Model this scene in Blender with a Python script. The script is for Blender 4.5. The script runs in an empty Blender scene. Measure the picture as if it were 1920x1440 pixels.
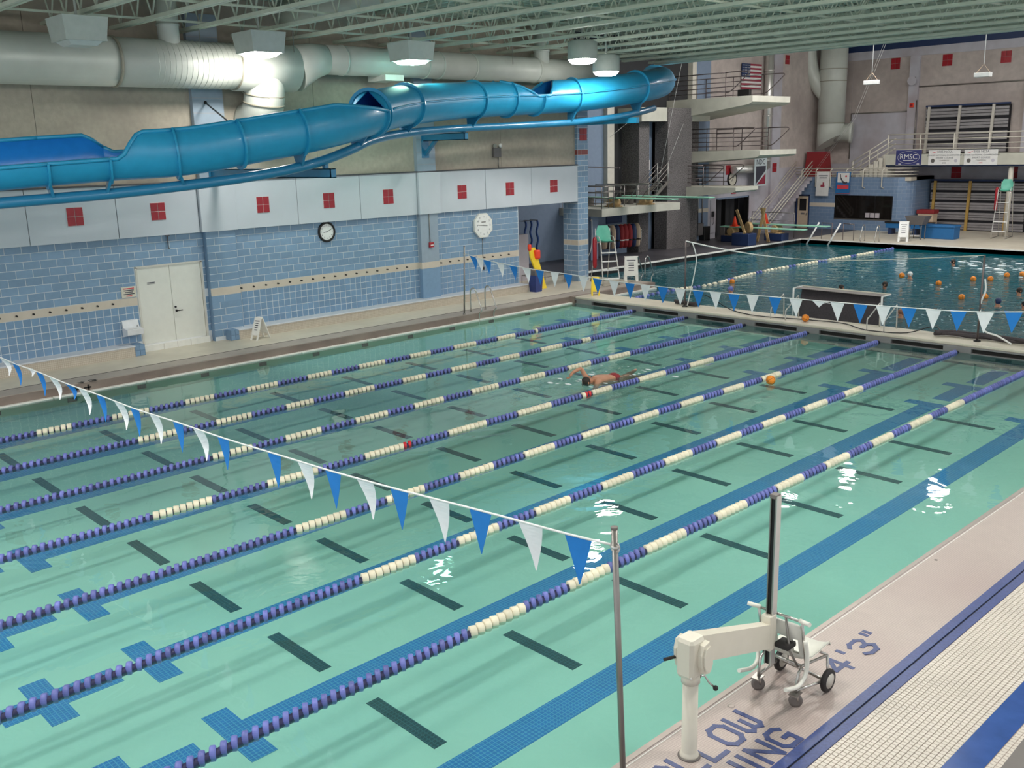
import bpy, math, random
import numpy as np
from mathutils import Vector, Matrix
random.seed(7)
scene = bpy.context.scene
COL = scene.collection
PI = math.pi
# ---------------------------------------------------------------- camera
CAM = np.array([23.590, -0.606, 5.463]); YAW, PITCH, ROLL, FPX = -0.80912, 0.23694, -0.02517, 1833.0
_f = np.array([math.sin(YAW)*math.cos(PITCH), math.cos(YAW)*math.cos(PITCH), -math.sin(PITCH)])
_r0 = np.array([math.cos(YAW), -math.sin(YAW), 0.0]); _u0 = np.cross(_r0, _f)
_r = math.cos(ROLL)*_r0 + math.sin(ROLL)*_u0; _u = -math.sin(ROLL)*_r0 + math.cos(ROLL)*_u0
cam_data = bpy.data.cameras.new('camera'); cam = bpy.data.objects.new('camera', cam_data); COL.objects.link(cam)
cam_data.sensor_width = 36.0; cam_data.lens = FPX/1920*36.0; cam_data.clip_end = 300
cam.matrix_world = Matrix(((_r[0], _u[0], -_f[0], CAM[0]), (_r[1], _u[1], -_f[1], CAM[1]), (_r[2], _u[2], -_f[2], CAM[2]), (0, 0, 0, 1)))
scene.camera = cam
# ---------------------------------------------------------------- world, exposure
world = bpy.data.worlds.new('world'); scene.world = world; world.use_nodes = True
world.node_tree.nodes['Background'].inputs[0].default_value = (0.92, 0.96, 1.0, 1)
world.node_tree.nodes['Background'].inputs[1].default_value = 0.95
vs = scene.view_settings
vs.view_transform = 'Standard'; vs.look = 'None'; vs.gamma = 1.0; vs.exposure = 0.0; vs.use_curve_mapping = False
LAMP_POWER = 100.0            # strength of a lit high-bay lamp mouth

# ---------------------------------------------------------------- pixel -> place helpers
def _ray(px, py): return _f + (px-960)/FPX*_r - (py-720)/FPX*_u
def onx(px, py, X):
    d = _ray(px, py); return Vector(CAM + d*((X-CAM[0])/d[0]))
def ony(px, py, Y):
    d = _ray(px, py); return Vector(CAM + d*((Y-CAM[1])/d[1]))
def onz(px, py, Z):
    d = _ray(px, py); return Vector(CAM + d*((Z-CAM[2])/d[2]))
def vz(py, X, Y):            # height on the vertical through (X, Y) that shows at image row py
    d0 = np.array([X, Y, 0.0])-CAM; lo, hi = -3.0, 14.0
    for _ in range(40):
        m = (lo+hi)/2; d = d0+np.array([0, 0, m]); y = 720-FPX*(d@_u)/(d@_f)
        if y > py: lo = m
        else: hi = m
    return (lo+hi)/2

# ---------------------------------------------------------------- mesh builder
ORG = {}
class MB:
    def __init__(s, M=None): s.v = []; s.f = []; s.sm = []; s.M = M
    def add(s, vs_, fs, smooth=False):
        b = len(s.v)
        for p in vs_:
            p = Vector(p); s.v.append(tuple(s.M @ p) if s.M is not None else tuple(p))
        for f in fs: s.f.append(tuple(b+i for i in f)); s.sm.append(smooth and len(f) <= 4)
        return s
    def box(s, x0, x1, y0, y1, z0, z1):
        return s.add([(x0,y0,z0),(x1,y0,z0),(x1,y1,z0),(x0,y1,z0),(x0,y0,z1),(x1,y0,z1),(x1,y1,z1),(x0,y1,z1)],
                     [(0,3,2,1),(4,5,6,7),(0,1,5,4),(1,2,6,5),(2,3,7,6),(3,0,4,7)])
    def cbox(s, c, d): return s.box(c[0]-d[0]/2, c[0]+d[0]/2, c[1]-d[1]/2, c[1]+d[1]/2, c[2]-d[2]/2, c[2]+d[2]/2)
    def bbox(s, x0, x1, y0, y1, z0, z1, b=0.02):      # bevelled box: chamfered on all vertical and top/bottom edges
        def ring(z, i): return [(x0+i, y0+b+0*i, z), (x0+b, y0+i, z), (x1-b, y0+i, z), (x1-i, y0+b, z), (x1-i, y1-b, z), (x1-b, y1-i, z), (x0+b, y1-i, z), (x0+i, y1-b, z)]
        rs = [ring(z0, b*.6), ring(z0+b, 0), ring(z1-b, 0), ring(z1, b*.6)]
        v = [p for r_ in rs for p in r_]; f = [tuple(range(7, -1, -1)), tuple(range(24, 32))]
        for k in range(3):
            for i in range(8): f.append((k*8+i, k*8+(i+1) % 8, (k+1)*8+(i+1) % 8, (k+1)*8+i))
        return s.add(v, f)
    def tube(s, pts, r, n=8, caps=True, closed=False):
        pts = [Vector(p) for p in pts]; m = len(pts); rs = r if isinstance(r, (list, tuple)) else [r]*m
        vv = []; ref = None
        for i, p in enumerate(pts):
            if closed: t = pts[(i+1) % m]-pts[i-1]
            else: t = pts[min(i+1, m-1)]-pts[max(i-1, 0)]
            t.normalize()
            if ref is None: ref = Vector((0, 0, 1)) if abs(t.z) < .9 else Vector((1, 0, 0))
            a = (ref-t*ref.dot(t)); a.normalize(); ref = a; b = t.cross(a)
            for k in range(n):
                q = 2*PI*k/n; vv.append(p+(a*math.cos(q)+b*math.sin(q))*rs[i])
        ff = []
        for i in range(m if closed else m-1):
            j = (i+1) % m
            for k in range(n): ff.append((i*n+k, i*n+(k+1) % n, j*n+(k+1) % n, j*n+k))
        if caps and not closed: ff.append(tuple(range(n-1, -1, -1))); ff.append(tuple((m-1)*n+k for k in range(n)))
        return s.add(vv, ff, True)
    def cyl(s, p0, p1, r, n=12, r1=None): return s.tube([p0, p1], [r, r if r1 is None else r1], n)
    def lathe(s, prof, c=(0,0,0), axis=(0,0,1), n=16):     # prof: [(radius, along)]
        ax = Vector(axis).normalized(); ref = Vector((0,0,1)) if abs(ax.z) < .9 else Vector((1,0,0))
        a = (ref-ax*ref.dot(ax)).normalized(); b = ax.cross(a); c = Vector(c); vv = []
        for r_, h in prof:
            for k in range(n): q = 2*PI*k/n; vv.append(c+ax*h+(a*math.cos(q)+b*math.sin(q))*max(r_, 1e-4))
        ff = []
        for i in range(len(prof)-1):
            for k in range(n): ff.append((i*n+k, i*n+(k+1) % n, (i+1)*n+(k+1) % n, (i+1)*n+k))
        ff.append(tuple(range(n-1, -1, -1))); ff.append(tuple((len(prof)-1)*n+k for k in range(n)))
        return s.add(vv, ff, True)
    def sphere(s, c, r, n=14, m=8, sc=(1,1,1)):
        prof = [(r*math.sin(PI*i/m), -r*math.cos(PI*i/m)) for i in range(m+1)]
        b = MB(); b.lathe(prof, n=n); return s.add([(c[0]+p[0]*sc[0], c[1]+p[1]*sc[1], c[2]+p[2]*sc[2]) for p in b.v], b.f, True)
    def prism(s, poly, d):         # polygon (3-D points) extruded by vector d
        d = Vector(d); p = [Vector(x) for x in poly]; n = len(p)
        return s.add(p+[x+d for x in p], [tuple(range(n-1, -1, -1)), tuple(range(n, 2*n))]+[(i, (i+1) % n, n+(i+1) % n, n+i) for i in range(n)])
    def bar(s, p0, p1, w, h, up=(0,0,1)):      # rectangular bar between two points
        p0, p1 = Vector(p0), Vector(p1); t = (p1-p0).normalized(); u = Vector(up); u = (u-t*u.dot(t))
        u = u.normalized() if u.length > 1e-4 else Vector((1,0,0)); a = t.cross(u)
        q = [(-1,-1),(1,-1),(1,1),(-1,1)]
        v = [p+a*(w/2*i)+u*(h/2*j) for p in (p0, p1) for i, j in q]
        return s.add(v, [(3,2,1,0),(4,5,6,7)]+[(i, (i+1) % 4, 4+(i+1) % 4, 4+i) for i in range(4)])
    def mesh(s, name, m, off=None):
        me = bpy.data.meshes.new(name); v = s.v
        if off is not None: v = [(p[0]-off[0], p[1]-off[1], p[2]-off[2]) for p in v]
        me.from_pydata(v, [], s.f); me.polygons.foreach_set('use_smooth', s.sm); me.materials.append(MAT(m) if isinstance(m, str) else m); me.update(); return me
    def build(s, name, m, parent=None, local=False):
        o = bpy.data.objects.new(name, None)
        if parent is not None:
            me = s.mesh(name, m, None if local else ORG.get(parent.name))
            bpy.data.objects.remove(o); o = bpy.data.objects.new(name, me); COL.objects.link(o); o.parent = parent
            ORG[o.name] = ORG.get(parent.name, (0,0,0))
        else:
            a = np.array(s.v); c = ((a[:,0].min()+a[:,0].max())/2, (a[:,1].min()+a[:,1].max())/2, a[:,2].min())
            me = s.mesh(name, m, c); bpy.data.objects.remove(o); o = bpy.data.objects.new(name, me); COL.objects.link(o); o.location = c; ORG[o.name] = c
        return o
def tag(o, label=None, cat=None, group=None, kind=None):
    if label: o['label'] = label
    if cat: o['category'] = cat
    if group: o['group'] = group
    if kind: o['kind'] = kind
    return o
def thing(name, label, cat, loc=(0,0,0), group=None, rz=0.0, kind=None):
    o = bpy.data.objects.new(name, None); COL.objects.link(o); o.location = loc; o.rotation_euler = (0, 0, rz); o.empty_display_size = .2
    ORG[o.name] = tuple(loc); return tag(o, label, cat, group, kind)
def inst(name, me, parent, loc, rot=(0,0,0), scale=None):     # a part that shares mesh data; loc in world coordinates
    o = bpy.data.objects.new(name, me); COL.objects.link(o); o.parent = parent; g = ORG.get(parent.name, (0,0,0)) if parent else (0,0,0)
    o.location = (loc[0]-g[0], loc[1]-g[1], loc[2]-g[2]); o.rotation_euler = rot; ORG[o.name] = tuple(loc)
    if scale: o.scale = scale
    return o
def copy_tree(o, parent=None):
    c = o.copy(); COL.objects.link(c); c.parent = parent
    for ch in o.children: copy_tree(ch, c)
    return c
def text_part(name, s, size, mtx, m, parent, depth=0.002, align='CENTER'):
    cu = bpy.data.curves.new('t', 'FONT'); cu.body = s; cu.size = size; cu.align_x = align; cu.align_y = 'CENTER'; cu.extrude = depth; cu.resolution_u = 2
    t = bpy.data.objects.new('t', cu); COL.objects.link(t); bpy.context.view_layer.update()
    me = bpy.data.meshes.new_from_object(t.evaluated_get(bpy.context.evaluated_depsgraph_get())); bpy.data.objects.remove(t); bpy.data.curves.remove(cu)
    g = ORG.get(parent.name, (0,0,0)); me.transform(Matrix.Translation((-g[0], -g[1], -g[2])) @ mtx); me.materials.clear(); me.materials.append(MAT(m)); me.name = name
    o = bpy.data.objects.new(name, me); COL.objects.link(o); o.parent = parent; return o
def frame(o, x, y):            # matrix from origin, text direction and text-up direction
    x = Vector(x).normalized(); y = Vector(y).normalized(); z = x.cross(y)
    return Matrix(((x.x, y.x, z.x, o[0]), (x.y, y.y, z.y, o[1]), (x.z, y.z, z.z, o[2]), (0,0,0,1)))

# ---------------------------------------------------------------- materials
_MATS = {}
def MAT(n): return _MATS[n]
def mat(name, col, rough=.5, metal=0.0, var=0.06, nscale=6.0, bump=0.0, emit=None, estr=0.0, rand=0.0, spec=None, stain=None, sscale=.6, coat=0.0, alpha=1.0):
    m = bpy.data.materials.new(name); m.use_nodes = True; nt = m.node_tree; b = nt.nodes['Principled BSDF']; L = nt.links.new
    b.inputs['Roughness'].default_value = rough; b.inputs['Metallic'].default_value = metal
    if spec is not None: b.inputs['Specular IOR Level'].default_value = spec
    if coat: b.inputs['Coat Weight'].default_value = coat
    if alpha < 1: b.inputs['Alpha'].default_value = alpha
    geo = nt.nodes.new('ShaderNodeNewGeometry'); nz = nt.nodes.new('ShaderNodeTexNoise'); nz.inputs['Scale'].default_value = nscale; nz.inputs['Detail'].default_value = 4
    L(geo.outputs['Position'], nz.inputs['Vector'])
    mr = nt.nodes.new('ShaderNodeMapRange'); mr.inputs[1].default_value = .25; mr.inputs[2].default_value = .75; mr.inputs[3].default_value = 1-var; mr.inputs[4].default_value = 1+var
    L(nz.outputs['Fac'], mr.inputs[0]); hs = nt.nodes.new('ShaderNodeHueSaturation'); hs.inputs['Color'].default_value = (*col, 1)
    val = mr.outputs[0]
    if rand:
        oi = nt.nodes.new('ShaderNodeObjectInfo'); r2 = nt.nodes.new('ShaderNodeMapRange'); r2.inputs[3].default_value = 1-rand; r2.inputs[4].default_value = 1+rand
        L(oi.outputs['Random'], r2.inputs[0]); mu = nt.nodes.new('ShaderNodeMath'); mu.operation = 'MULTIPLY'; L(val, mu.inputs[0]); L(r2.outputs[0], mu.inputs[1]); val = mu.outputs[0]
    L(val, hs.inputs['Value']); out = hs.outputs[0]
    if stain:
        n2 = nt.nodes.new('ShaderNodeTexNoise'); n2.inputs['Scale'].default_value = sscale; n2.inputs['Detail'].default_value = 6; L(geo.outputs['Position'], n2.inputs['Vector'])
        m2 = nt.nodes.new('ShaderNodeMapRange'); m2.inputs[1].default_value = .45; m2.inputs[2].default_value = .75; L(n2.outputs['Fac'], m2.inputs[0])
        mx = nt.nodes.new('ShaderNodeMixRGB'); mx.inputs[2].default_value = (*stain, 1); L(m2.outputs[0], mx.inputs[0]); L(out, mx.inputs[1]); out = mx.outputs[0]
    L(out, b.inputs['Base Color'])
    if bump:
        bp = nt.nodes.new('ShaderNodeBump'); bp.inputs['Strength'].default_value = bump; bp.inputs['Distance'].default_value = .02; L(nz.outputs['Fac'], bp.inputs['Height']); L(bp.outputs[0], b.inputs['Normal'])
    if emit: b.inputs['Emission Color'].default_value = (*emit, 1); b.inputs['Emission Strength'].default_value = estr
    _MATS[name] = m; return m
def grid_mat(name, c1, c2, grout, su, sv, axes='XY', offset=0.0, mortar=.006, rough=.35, var=.05, bump=.3, stain=None, sscale=.5):
    m = mat(name, c1, rough, var=var, stain=stain, sscale=sscale); nt = m.node_tree; L = nt.links.new; b = nt.nodes['Principled BSDF']
    geo = nt.nodes.new('ShaderNodeNewGeometry'); sp = nt.nodes.new('ShaderNodeSeparateXYZ'); L(geo.outputs['Position'], sp.inputs[0]); cb = nt.nodes.new('ShaderNodeCombineXYZ')
    L(sp.outputs['XYZ'.index(axes[0])], cb.inputs[0]); L(sp.outputs['XYZ'.index(axes[1])], cb.inputs[1])
    br = nt.nodes.new('ShaderNodeTexBrick'); br.offset = offset; br.inputs['Scale'].default_value = 1; br.inputs['Mortar Size'].default_value = mortar; br.inputs['Brick Width'].default_value = su; br.inputs['Row Height'].default_value = sv
    br.inputs['Color1'].default_value = (1, 1, 1, 1); br.inputs['Color2'].default_value = (*[a/max(bb, 1e-3) for a, bb in zip(c2, c1)], 1); br.inputs['Mortar'].default_value = (*[a/max(bb, 1e-3) for a, bb in zip(grout, c1)], 1)
    br.inputs['Mortar Smooth'].default_value = .1; L(cb.outputs[0], br.inputs['Vector'])
    old = b.inputs['Base Color'].links[0].from_socket; mx = nt.nodes.new('ShaderNodeMixRGB'); mx.blend_type = 'MULTIPLY'; mx.inputs[0].default_value = 1; L(old, mx.inputs[1]); L(br.outputs['Color'], mx.inputs[2]); L(mx.outputs[0], b.inputs['Base Color'])
    if bump:
        bp = nt.nodes.new('ShaderNodeBump'); bp.inputs['Strength'].default_value = bump; bp.inputs['Distance'].default_value = .004; bp.invert = True; L(br.outputs['Fac'], bp.inputs['Height']); L(bp.outputs[0], b.inputs['Normal'])
    return m
def water_mat(name, tint, body, bodyfac, wscale, wstr, rough=.02, patch=None):
    m = bpy.data.materials.new(name); m.use_nodes = True; nt = m.node_tree; L = nt.links.new
    for n in list(nt.nodes):
        if n.type != 'OUTPUT_MATERIAL': nt.nodes.remove(n)
    out = [n for n in nt.nodes if n.type == 'OUTPUT_MATERIAL'][0]
    tr = nt.nodes.new('ShaderNodeBsdfTransparent'); tr.inputs[0].default_value = (*tint, 1); df = nt.nodes.new('ShaderNodeBsdfDiffuse'); df.inputs[0].default_value = (*body, 1)
    gl = nt.nodes.new('ShaderNodeBsdfGlossy'); gl.inputs['Roughness'].default_value = rough; gl.inputs[0].default_value = (1, 1, 1, 1)
    fr = nt.nodes.new('ShaderNodeFresnel'); fr.inputs['IOR'].default_value = 1.33
    geo = nt.nodes.new('ShaderNodeNewGeometry'); n1 = nt.nodes.new('ShaderNodeTexNoise'); n1.inputs['Scale'].default_value = wscale; n1.inputs['Detail'].default_value = 3; n1.inputs['Distortion'].default_value = .6
    L(geo.outputs['Position'], n1.inputs['Vector']); h = n1.outputs['Fac']
    if patch:                                      # choppier water around swimmers: (x, y, radius, strength)
        acc = None
        for (x, y, rr, st) in patch:
            ds = nt.nodes.new('ShaderNodeVectorMath'); ds.operation = 'DISTANCE'; ds.inputs[1].default_value = (x, y, 0); L(geo.outputs['Position'], ds.inputs[0])
            mr = nt.nodes.new('ShaderNodeMapRange'); mr.inputs[1].default_value = rr; mr.inputs[2].default_value = rr*.2; mr.inputs[3].default_value = 0; mr.inputs[4].default_value = st; L(ds.outputs['Value'], mr.inputs[0])
            if acc is None: acc = mr.outputs[0]
            else:
                mx_ = nt.nodes.new('ShaderNodeMath'); mx_.operation = 'MAXIMUM'; L(acc, mx_.inputs[0]); L(mr.outputs[0], mx_.inputs[1]); acc = mx_.outputs[0]
        n2 = nt.nodes.new('ShaderNodeTexNoise'); n2.inputs['Scale'].default_value = 2.4; n2.inputs['Detail'].default_value = 3; L(geo.outputs['Position'], n2.inputs['Vector'])
        mu = nt.nodes.new('ShaderNodeMath'); mu.operation = 'MULTIPLY_ADD'; L(n2.outputs['Fac'], mu.inputs[0]); L(acc, mu.inputs[1]); L(h, mu.inputs[2]); h = mu.outputs[0]
    bp = nt.nodes.new('ShaderNodeBump'); bp.inputs['Strength'].default_value = 1.0; bp.inputs['Distance'].default_value = wstr; L(h, bp.inputs['Height'])
    L(bp.outputs[0], fr.inputs['Normal']); L(bp.outputs[0], gl.inputs['Normal'])
    mx = nt.nodes.new('ShaderNodeMixShader'); mx.inputs[0].default_value = bodyfac; L(tr.outputs[0], mx.inputs[1]); L(df.outputs[0], mx.inputs[2])
    m3 = nt.nodes.new('ShaderNodeMixShader'); L(fr.outputs[0], m3.inputs[0]); L(mx.outputs[0], m3.inputs[1]); L(gl.outputs[0], m3.inputs[2]); L(m3.outputs[0], out.inputs['Surface'])
    _MATS[name] = m; return m
mat('pool_floor', (.47, .69, .55), .6, var=.05, nscale=.5, stain=(.42, .66, .54), sscale=.35)
grid_mat('blue_tile', (.010, .15, .47), (.012, .17, .52), (.12, .36, .58), .05, .05, 'XY', mortar=.004)
grid_mat('black_tile', (.004, .018, .028), (.006, .022, .032), (.03, .09, .11), .05, .05, 'XY', mortar=.004)
mat('dive_floor', (.02, .13, .15), .7, var=.1, nscale=.3)
water_mat('main_water', (.80, .95, .97), (.16, .45, .47), .085, 1.1, .012, .02, [(8.6, 16.8, 3.2, 3.0), (9.6, 18.5, 3.5, 2.2), (7.8, 14.5, 3.0, 1.2), (17.5, 17.6, 1.0, .5), (14.9, 17.0, 1.0, .9), (18.3, 13.6, .8, .6)])
water_mat('dive_water', (.30, .62, .66), (.004, .135, .17), .80, 2.2, .035, .03, [(9.0, 36, 8, .8), (11, 30, 4, 1.0)])
mat('cream_deck', (.60, .55, .45), .45, var=.08, nscale=3, stain=(.52, .46, .37), sscale=.8)
grid_mat('mosaic_pink', (.52, .44, .40), (.49, .41, .375), (.40, .33, .30), .026, .026, 'XY', mortar=.003, stain=(.48, .39, .36), sscale=.6)
mat('deck_grout', (.30, .24, .20), .8); mat('deck_tile', (.66, .60, .53), .35, var=.06, nscale=1.5)
grid_mat('mosaic_white', (.66, .60, .53), (.62, .56, .50), (.30, .24, .20), .0508, .0508, 'XY', mortar=.004)
mat('letter_blue', (.05, .07, .19), .4, var=.25, nscale=60); mat('line_blue', (.045, .07, .22), .35, var=.25, nscale=40); mat('stripe_blue', (.03, .085, .30), .18, var=.2, nscale=4)
mat('brown_ledge', (.36, .31, .27), .5, var=.12, nscale=2, stain=(.42, .37, .32), sscale=.7); mat('brown_face', (.22, .165, .14), .5, var=.2, nscale=2, stain=(.30, .24, .20))
mat('gutter_white', (.78, .77, .72), .4); mat('dark_gap', (.02, .018, .016), .8); mat('steel_trim', (.42, .36, .33), .35, .5)
mat('grout_light', (.66, .70, .73), .8); mat('block_blue', (.20, .315, .455), .28, var=.05, nscale=8, rand=.09); mat('tile_blue', (.185, .30, .445), .25, var=.05, nscale=8, rand=.09)
mat('tile_cream', (.60, .53, .44), .35, var=.04); mat('tile_red', (.33, .012, .022), .3, rand=.1); mat('brick_red', (.27, .06, .055), .4)
grid_mat('mosaic_bench', (.58, .52, .44), (.55, .49, .41), (.40, .33, .25), .05, .05, 'YZ', mortar=.004); mat('bench_top', (.60, .62, .66), .4)
mat('panel_white', (.56, .60, .65), .5, var=.03, nscale=1.5); mat('panel_edge', (.10, .10, .11), .6)
mat('concrete_wall', (.43, .38, .31), .85, var=.10, nscale=7, bump=.3, stain=(.30, .26, .22), sscale=.5); mat('pier_blue', (.30, .37, .45), .6, var=.05)
mat('door_paint', (.72, .72, .66), .45, var=.03); mat('door_frame', (.62, .60, .54), .5); mat('black_metal', (.015, .014, .014), .4, .3); mat('steel', (.55, .53, .50), .25, .9); mat('steel_dull', (.30, .28, .26), .35, .8)
mat('joist_paint', (.55, .60, .50), .6, var=.1, nscale=3); mat('deck_paint', (.40, .47, .40), .7, var=.15, nscale=.8); mat('duct_paint', (.55, .57, .52), .38, var=.06, nscale=2); mat('duct_band', (.30, .28, .22), .6)
mat('lamp_case', (.42, .47, .44), .5); mat('lamp_on', (1, 1, 1), .5, emit=(1.0, .97, .90), estr=LAMP_POWER); mat('lamp_green', (1, 1, 1), .5, emit=(.50, 1.0, .76), estr=LAMP_POWER*.28); mat('lamp_near_fill', (1, 1, 1), .5, emit=(1.0, .96, .90), estr=LAMP_POWER*1.35); mat('lamp_hall', (1, 1, 1), .5, emit=(1.0, .95, .93), estr=LAMP_POWER*2.2); mat('lamp_off', (.5, .55, .54), .3)
mat('slide_blue', (.02, .29, .52), .36, var=.05, nscale=5, coat=.1); mat('slide_in', (.02, .24, .66), .25, var=.05); mat('slide_pipe', (.02, .18, .34), .3, .0, coat=.2)
mat('float_blue', (.14, .16, .46), .4, rand=.25); mat('float_lilac', (.32, .33, .62), .45, rand=.2); mat('float_cream', (.80, .73, .56), .45, rand=.1); mat('float_red', (.62, .02, .03), .45); mat('cable', (.018, .018, .075), .6)
mat('flag_blue', (.01, .20, .62), .6); mat('flag_white', (.86, .86, .88), .6); mat('rope_white', (.78, .78, .76), .7)
mat('lift_white', (.70, .655, .55), .35, var=.03); mat('plastic_white', (.76, .75, .68), .35); mat('rubber', (.025, .022, .022), .7); mat('wheel_hub', (.55, .52, .46), .5); mat('caster_grey', (.16, .14, .13), .5)
mat('dive_dark', (.075, .07, .08), .4, var=.2, nscale=2); mat('tower_stone', (.12, .11, .11), .9, var=.75, nscale=22, bump=.8); mat('interior_shade', (.03, .03, .033), .9); mat('platform_con', (.50, .49, .42), .7, var=.1, nscale=2)  # the near-black tone here stands for shade inside recesses and openings
mat('wall_bluegrey', (.20, .26, .36), .6, var=.05); mat('plaster_lav', (.50, .48, .53), .7, var=.08, nscale=2, stain=(.40, .34, .36)); mat('far_con', (.50, .43, .40), .85, var=.14, nscale=3, stain=(.36, .30, .28), sscale=.35)
mat('white_pier', (.60, .57, .50), .6); mat('rail_dark', (.16, .13, .13), .4, .6); mat('rail_cream', (.70, .66, .57), .4); mat('board_green', (.30, .62, .46), .5); mat('wood', (.45, .30, .14), .6, var=.3, nscale=8); mat('cone_orange', (.85, .06, .02), .5)
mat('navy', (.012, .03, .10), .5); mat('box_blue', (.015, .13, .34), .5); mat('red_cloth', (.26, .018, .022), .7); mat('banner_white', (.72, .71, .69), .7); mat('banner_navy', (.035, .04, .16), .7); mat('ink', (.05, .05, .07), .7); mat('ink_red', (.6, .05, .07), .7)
mat('bleacher', (.34, .32, .33), .4, .3, var=.12, nscale=3); mat('bleacher_gap', (.012, .012, .016), .8); mat('post_yellow', (.45, .28, .07), .6); mat('bleach_steel', (.62, .58, .52), .45, .3)
mat('glass_dark', (.012, .010, .009), .06); mat('door_tan', (.60, .48, .35), .5); grid_mat('guard_tile', (.15, .23, .36), (.17, .25, .38), (.26, .32, .42), .4, .2, 'XZ', offset=.5, mortar=.01)
mat('ball_orange', (.86, .27, .02), .5, var=.08, nscale=30, bump=.2); mat('ball_seam', (.05, .03, .02), .6); mat('skin', (.52, .25, .15), .5); mat('skin_dark', (.28, .13, .08), .5); mat('hair', (.03, .02, .015), .7); mat('foam', (.85, .90, .92), .6)
mat('yellow', (.85, .60, .02), .5); mat('seat_green', (.12, .46, .34), .45); mat('bin_blue', (.025, .045, .19), .5); mat('bin_grey', (.13, .12, .12), .5); mat('clock_face', (.82, .82, .80), .4); mat('sign_cream', (.66, .62, .52), .5); mat('porcelain', (.74, .75, .77), .2)
mat('hose_blue', (.015, .06, .22), .4); mat('net_dark', (.055, .045, .05), .8, var=.2, nscale=20); mat('flag_stripe', (.30, .03, .06), .7); mat('canvas_beige', (.55, .42, .30), .8); mat('steel_light', (.62, .60, .57), .3, .6)
mat('teal_sign', (.55, .62, .64), .6)
# ================================================================ THE POOLS
ZD = 0.24; W = 18.78; LEN = 25.0; ZF = -0.45
ROPE_X = [2.864+2.1436*i for i in range(7)]
def struct(name, mb, m, label, parent=None, cat=None):
    o = mb.build(name, m, parent)
    if parent is None: tag(o, label, cat or name.split('_')[0], None, 'structure')
    return o
def zf(x, y): return -.39-.0141*(x-9)+.0119*(y-12)          # gently falling floor
def slab_on_floor(name, x0, x1, y0, y1, m, h_=.004, n=1):
    b = MB(); b.add([(x, y, zf(x, y)+d) for d in (-.02, h_) for x, y in ((x0, y0), (x1, y0), (x1, y1), (x0, y1))], [(3,2,1,0),(4,5,6,7),(0,1,5,4),(1,2,6,5),(2,3,7,6),(3,0,4,7)]); return b.build(name, m, pool)
pf = MB(); pf.add([(x, y, zf(x, y)-d) for d in (.15, 0) for x, y in ((-.02, -.1), (W+.02, -.1), (W+.02, LEN+.02), (-.02, LEN+.02))], [(3,2,1,0),(4,5,6,7),(0,1,5,4),(1,2,6,5),(2,3,7,6),(3,0,4,7)])
pool = struct('pool_floor', pf, 'pool_floor', 'pale aqua pool floor with blue lane stripes and dark cross marks under shallow water', None, 'pool floor')
for nm, a in (('pool_wall', (-.12, 0, -.1, LEN, -.6, .012)), ('pool_wall', (W, W+.1, -.1, LEN, -.8, ZD-.02)), ('pool_wall', (-.1, W+.1, -.2, -.1, -.8, ZD-.02))):
    MB().box(*a).build(nm, 'pool_floor', pool)
LINE_X = [ROPE_X[0]+(i-.5)*2.1436+.10 for i in range(8)]; LINE_X[7] = 16.93
for x in LINE_X:
    h = .2
    for y0, y1 in ((3.66, 20.75), (1.9, 3.22), (21.3, 22.85), (23.2, 24.85), (.4, 1.5)): slab_on_floor('lane_stripe', x-h, x+h, y0, y1, 'blue_tile')
    for yc in (3.64, 20.78, 2.42, 22.80): slab_on_floor('lane_cross', x-.55, x+.55, yc-.15, yc+.15, 'blue_tile', .006)
dash = MB().box(-.6, .6, -.085, .085, -.01, .005).mesh('cross_mark', 'black_tile')
for i, x in enumerate(ROPE_X):
    for k in range(8): inst('cross_mark', dash, pool, (x+.15, 5.02+2.115*k, zf(x+.15, 5.02+2.115*k)), (.0119, .0141, 0))
for k in range(12):     # dark marks on the far side wall just under the water line
    MB().box(-.005, .012, 3.9+1.7*k, 4.12+1.7*k, -.16, -.06).build('wall_mark', 'black_tile', pool)
wt = MB(); wt.add([(0, -.1, 0), (W, -.1, 0), (W, LEN, 0), (0, LEN, 0)], [(0, 1, 2, 3)])
tag(wt.build('pool_water', 'main_water'), 'clear pale green water of the shallow lap pool', 'water', None, 'stuff')
# diving pool
DX, DY0, DY1, DR = -4.3, 29.65, 48.1, 24.0
df = MB(); df.box(DX-.1, DR, 26.0, DY1+.1, -1.6, -1.5)
dive = struct('dive_pool_floor', df, 'dive_floor', 'dark teal floor of the deep diving pool beyond the bulkhead', None, 'pool floor')
MB().box(DX, DR, DY1, DY1+.1, -1.5, ZD-.03).build('pool_wall', 'brown_face', dive)
for a in ((DX-.1, DX, DY0, DY1, -1.5, ZD-.03), (-.02, .08, 26.1, DY0, -1.5, ZD-.03), (DX, .08, DY0-.1, DY0, -1.5, ZD-.03)):
    MB().box(*a).build('pool_wall', 'dark_gap', dive)
dw = MB(); dw.add([(.08, 26.1, 0), (DR, 26.1, 0), (DR, DY1, 0), (DX, DY1, 0), (DX, DY0, 0), (.08, DY0, 0)], [(0, 1, 2, 3, 4, 5)])
tag(dw.build('dive_pool_water', 'dive_water'), 'dark teal rippled water of the diving pool', 'water', None, 'stuff')
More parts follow.
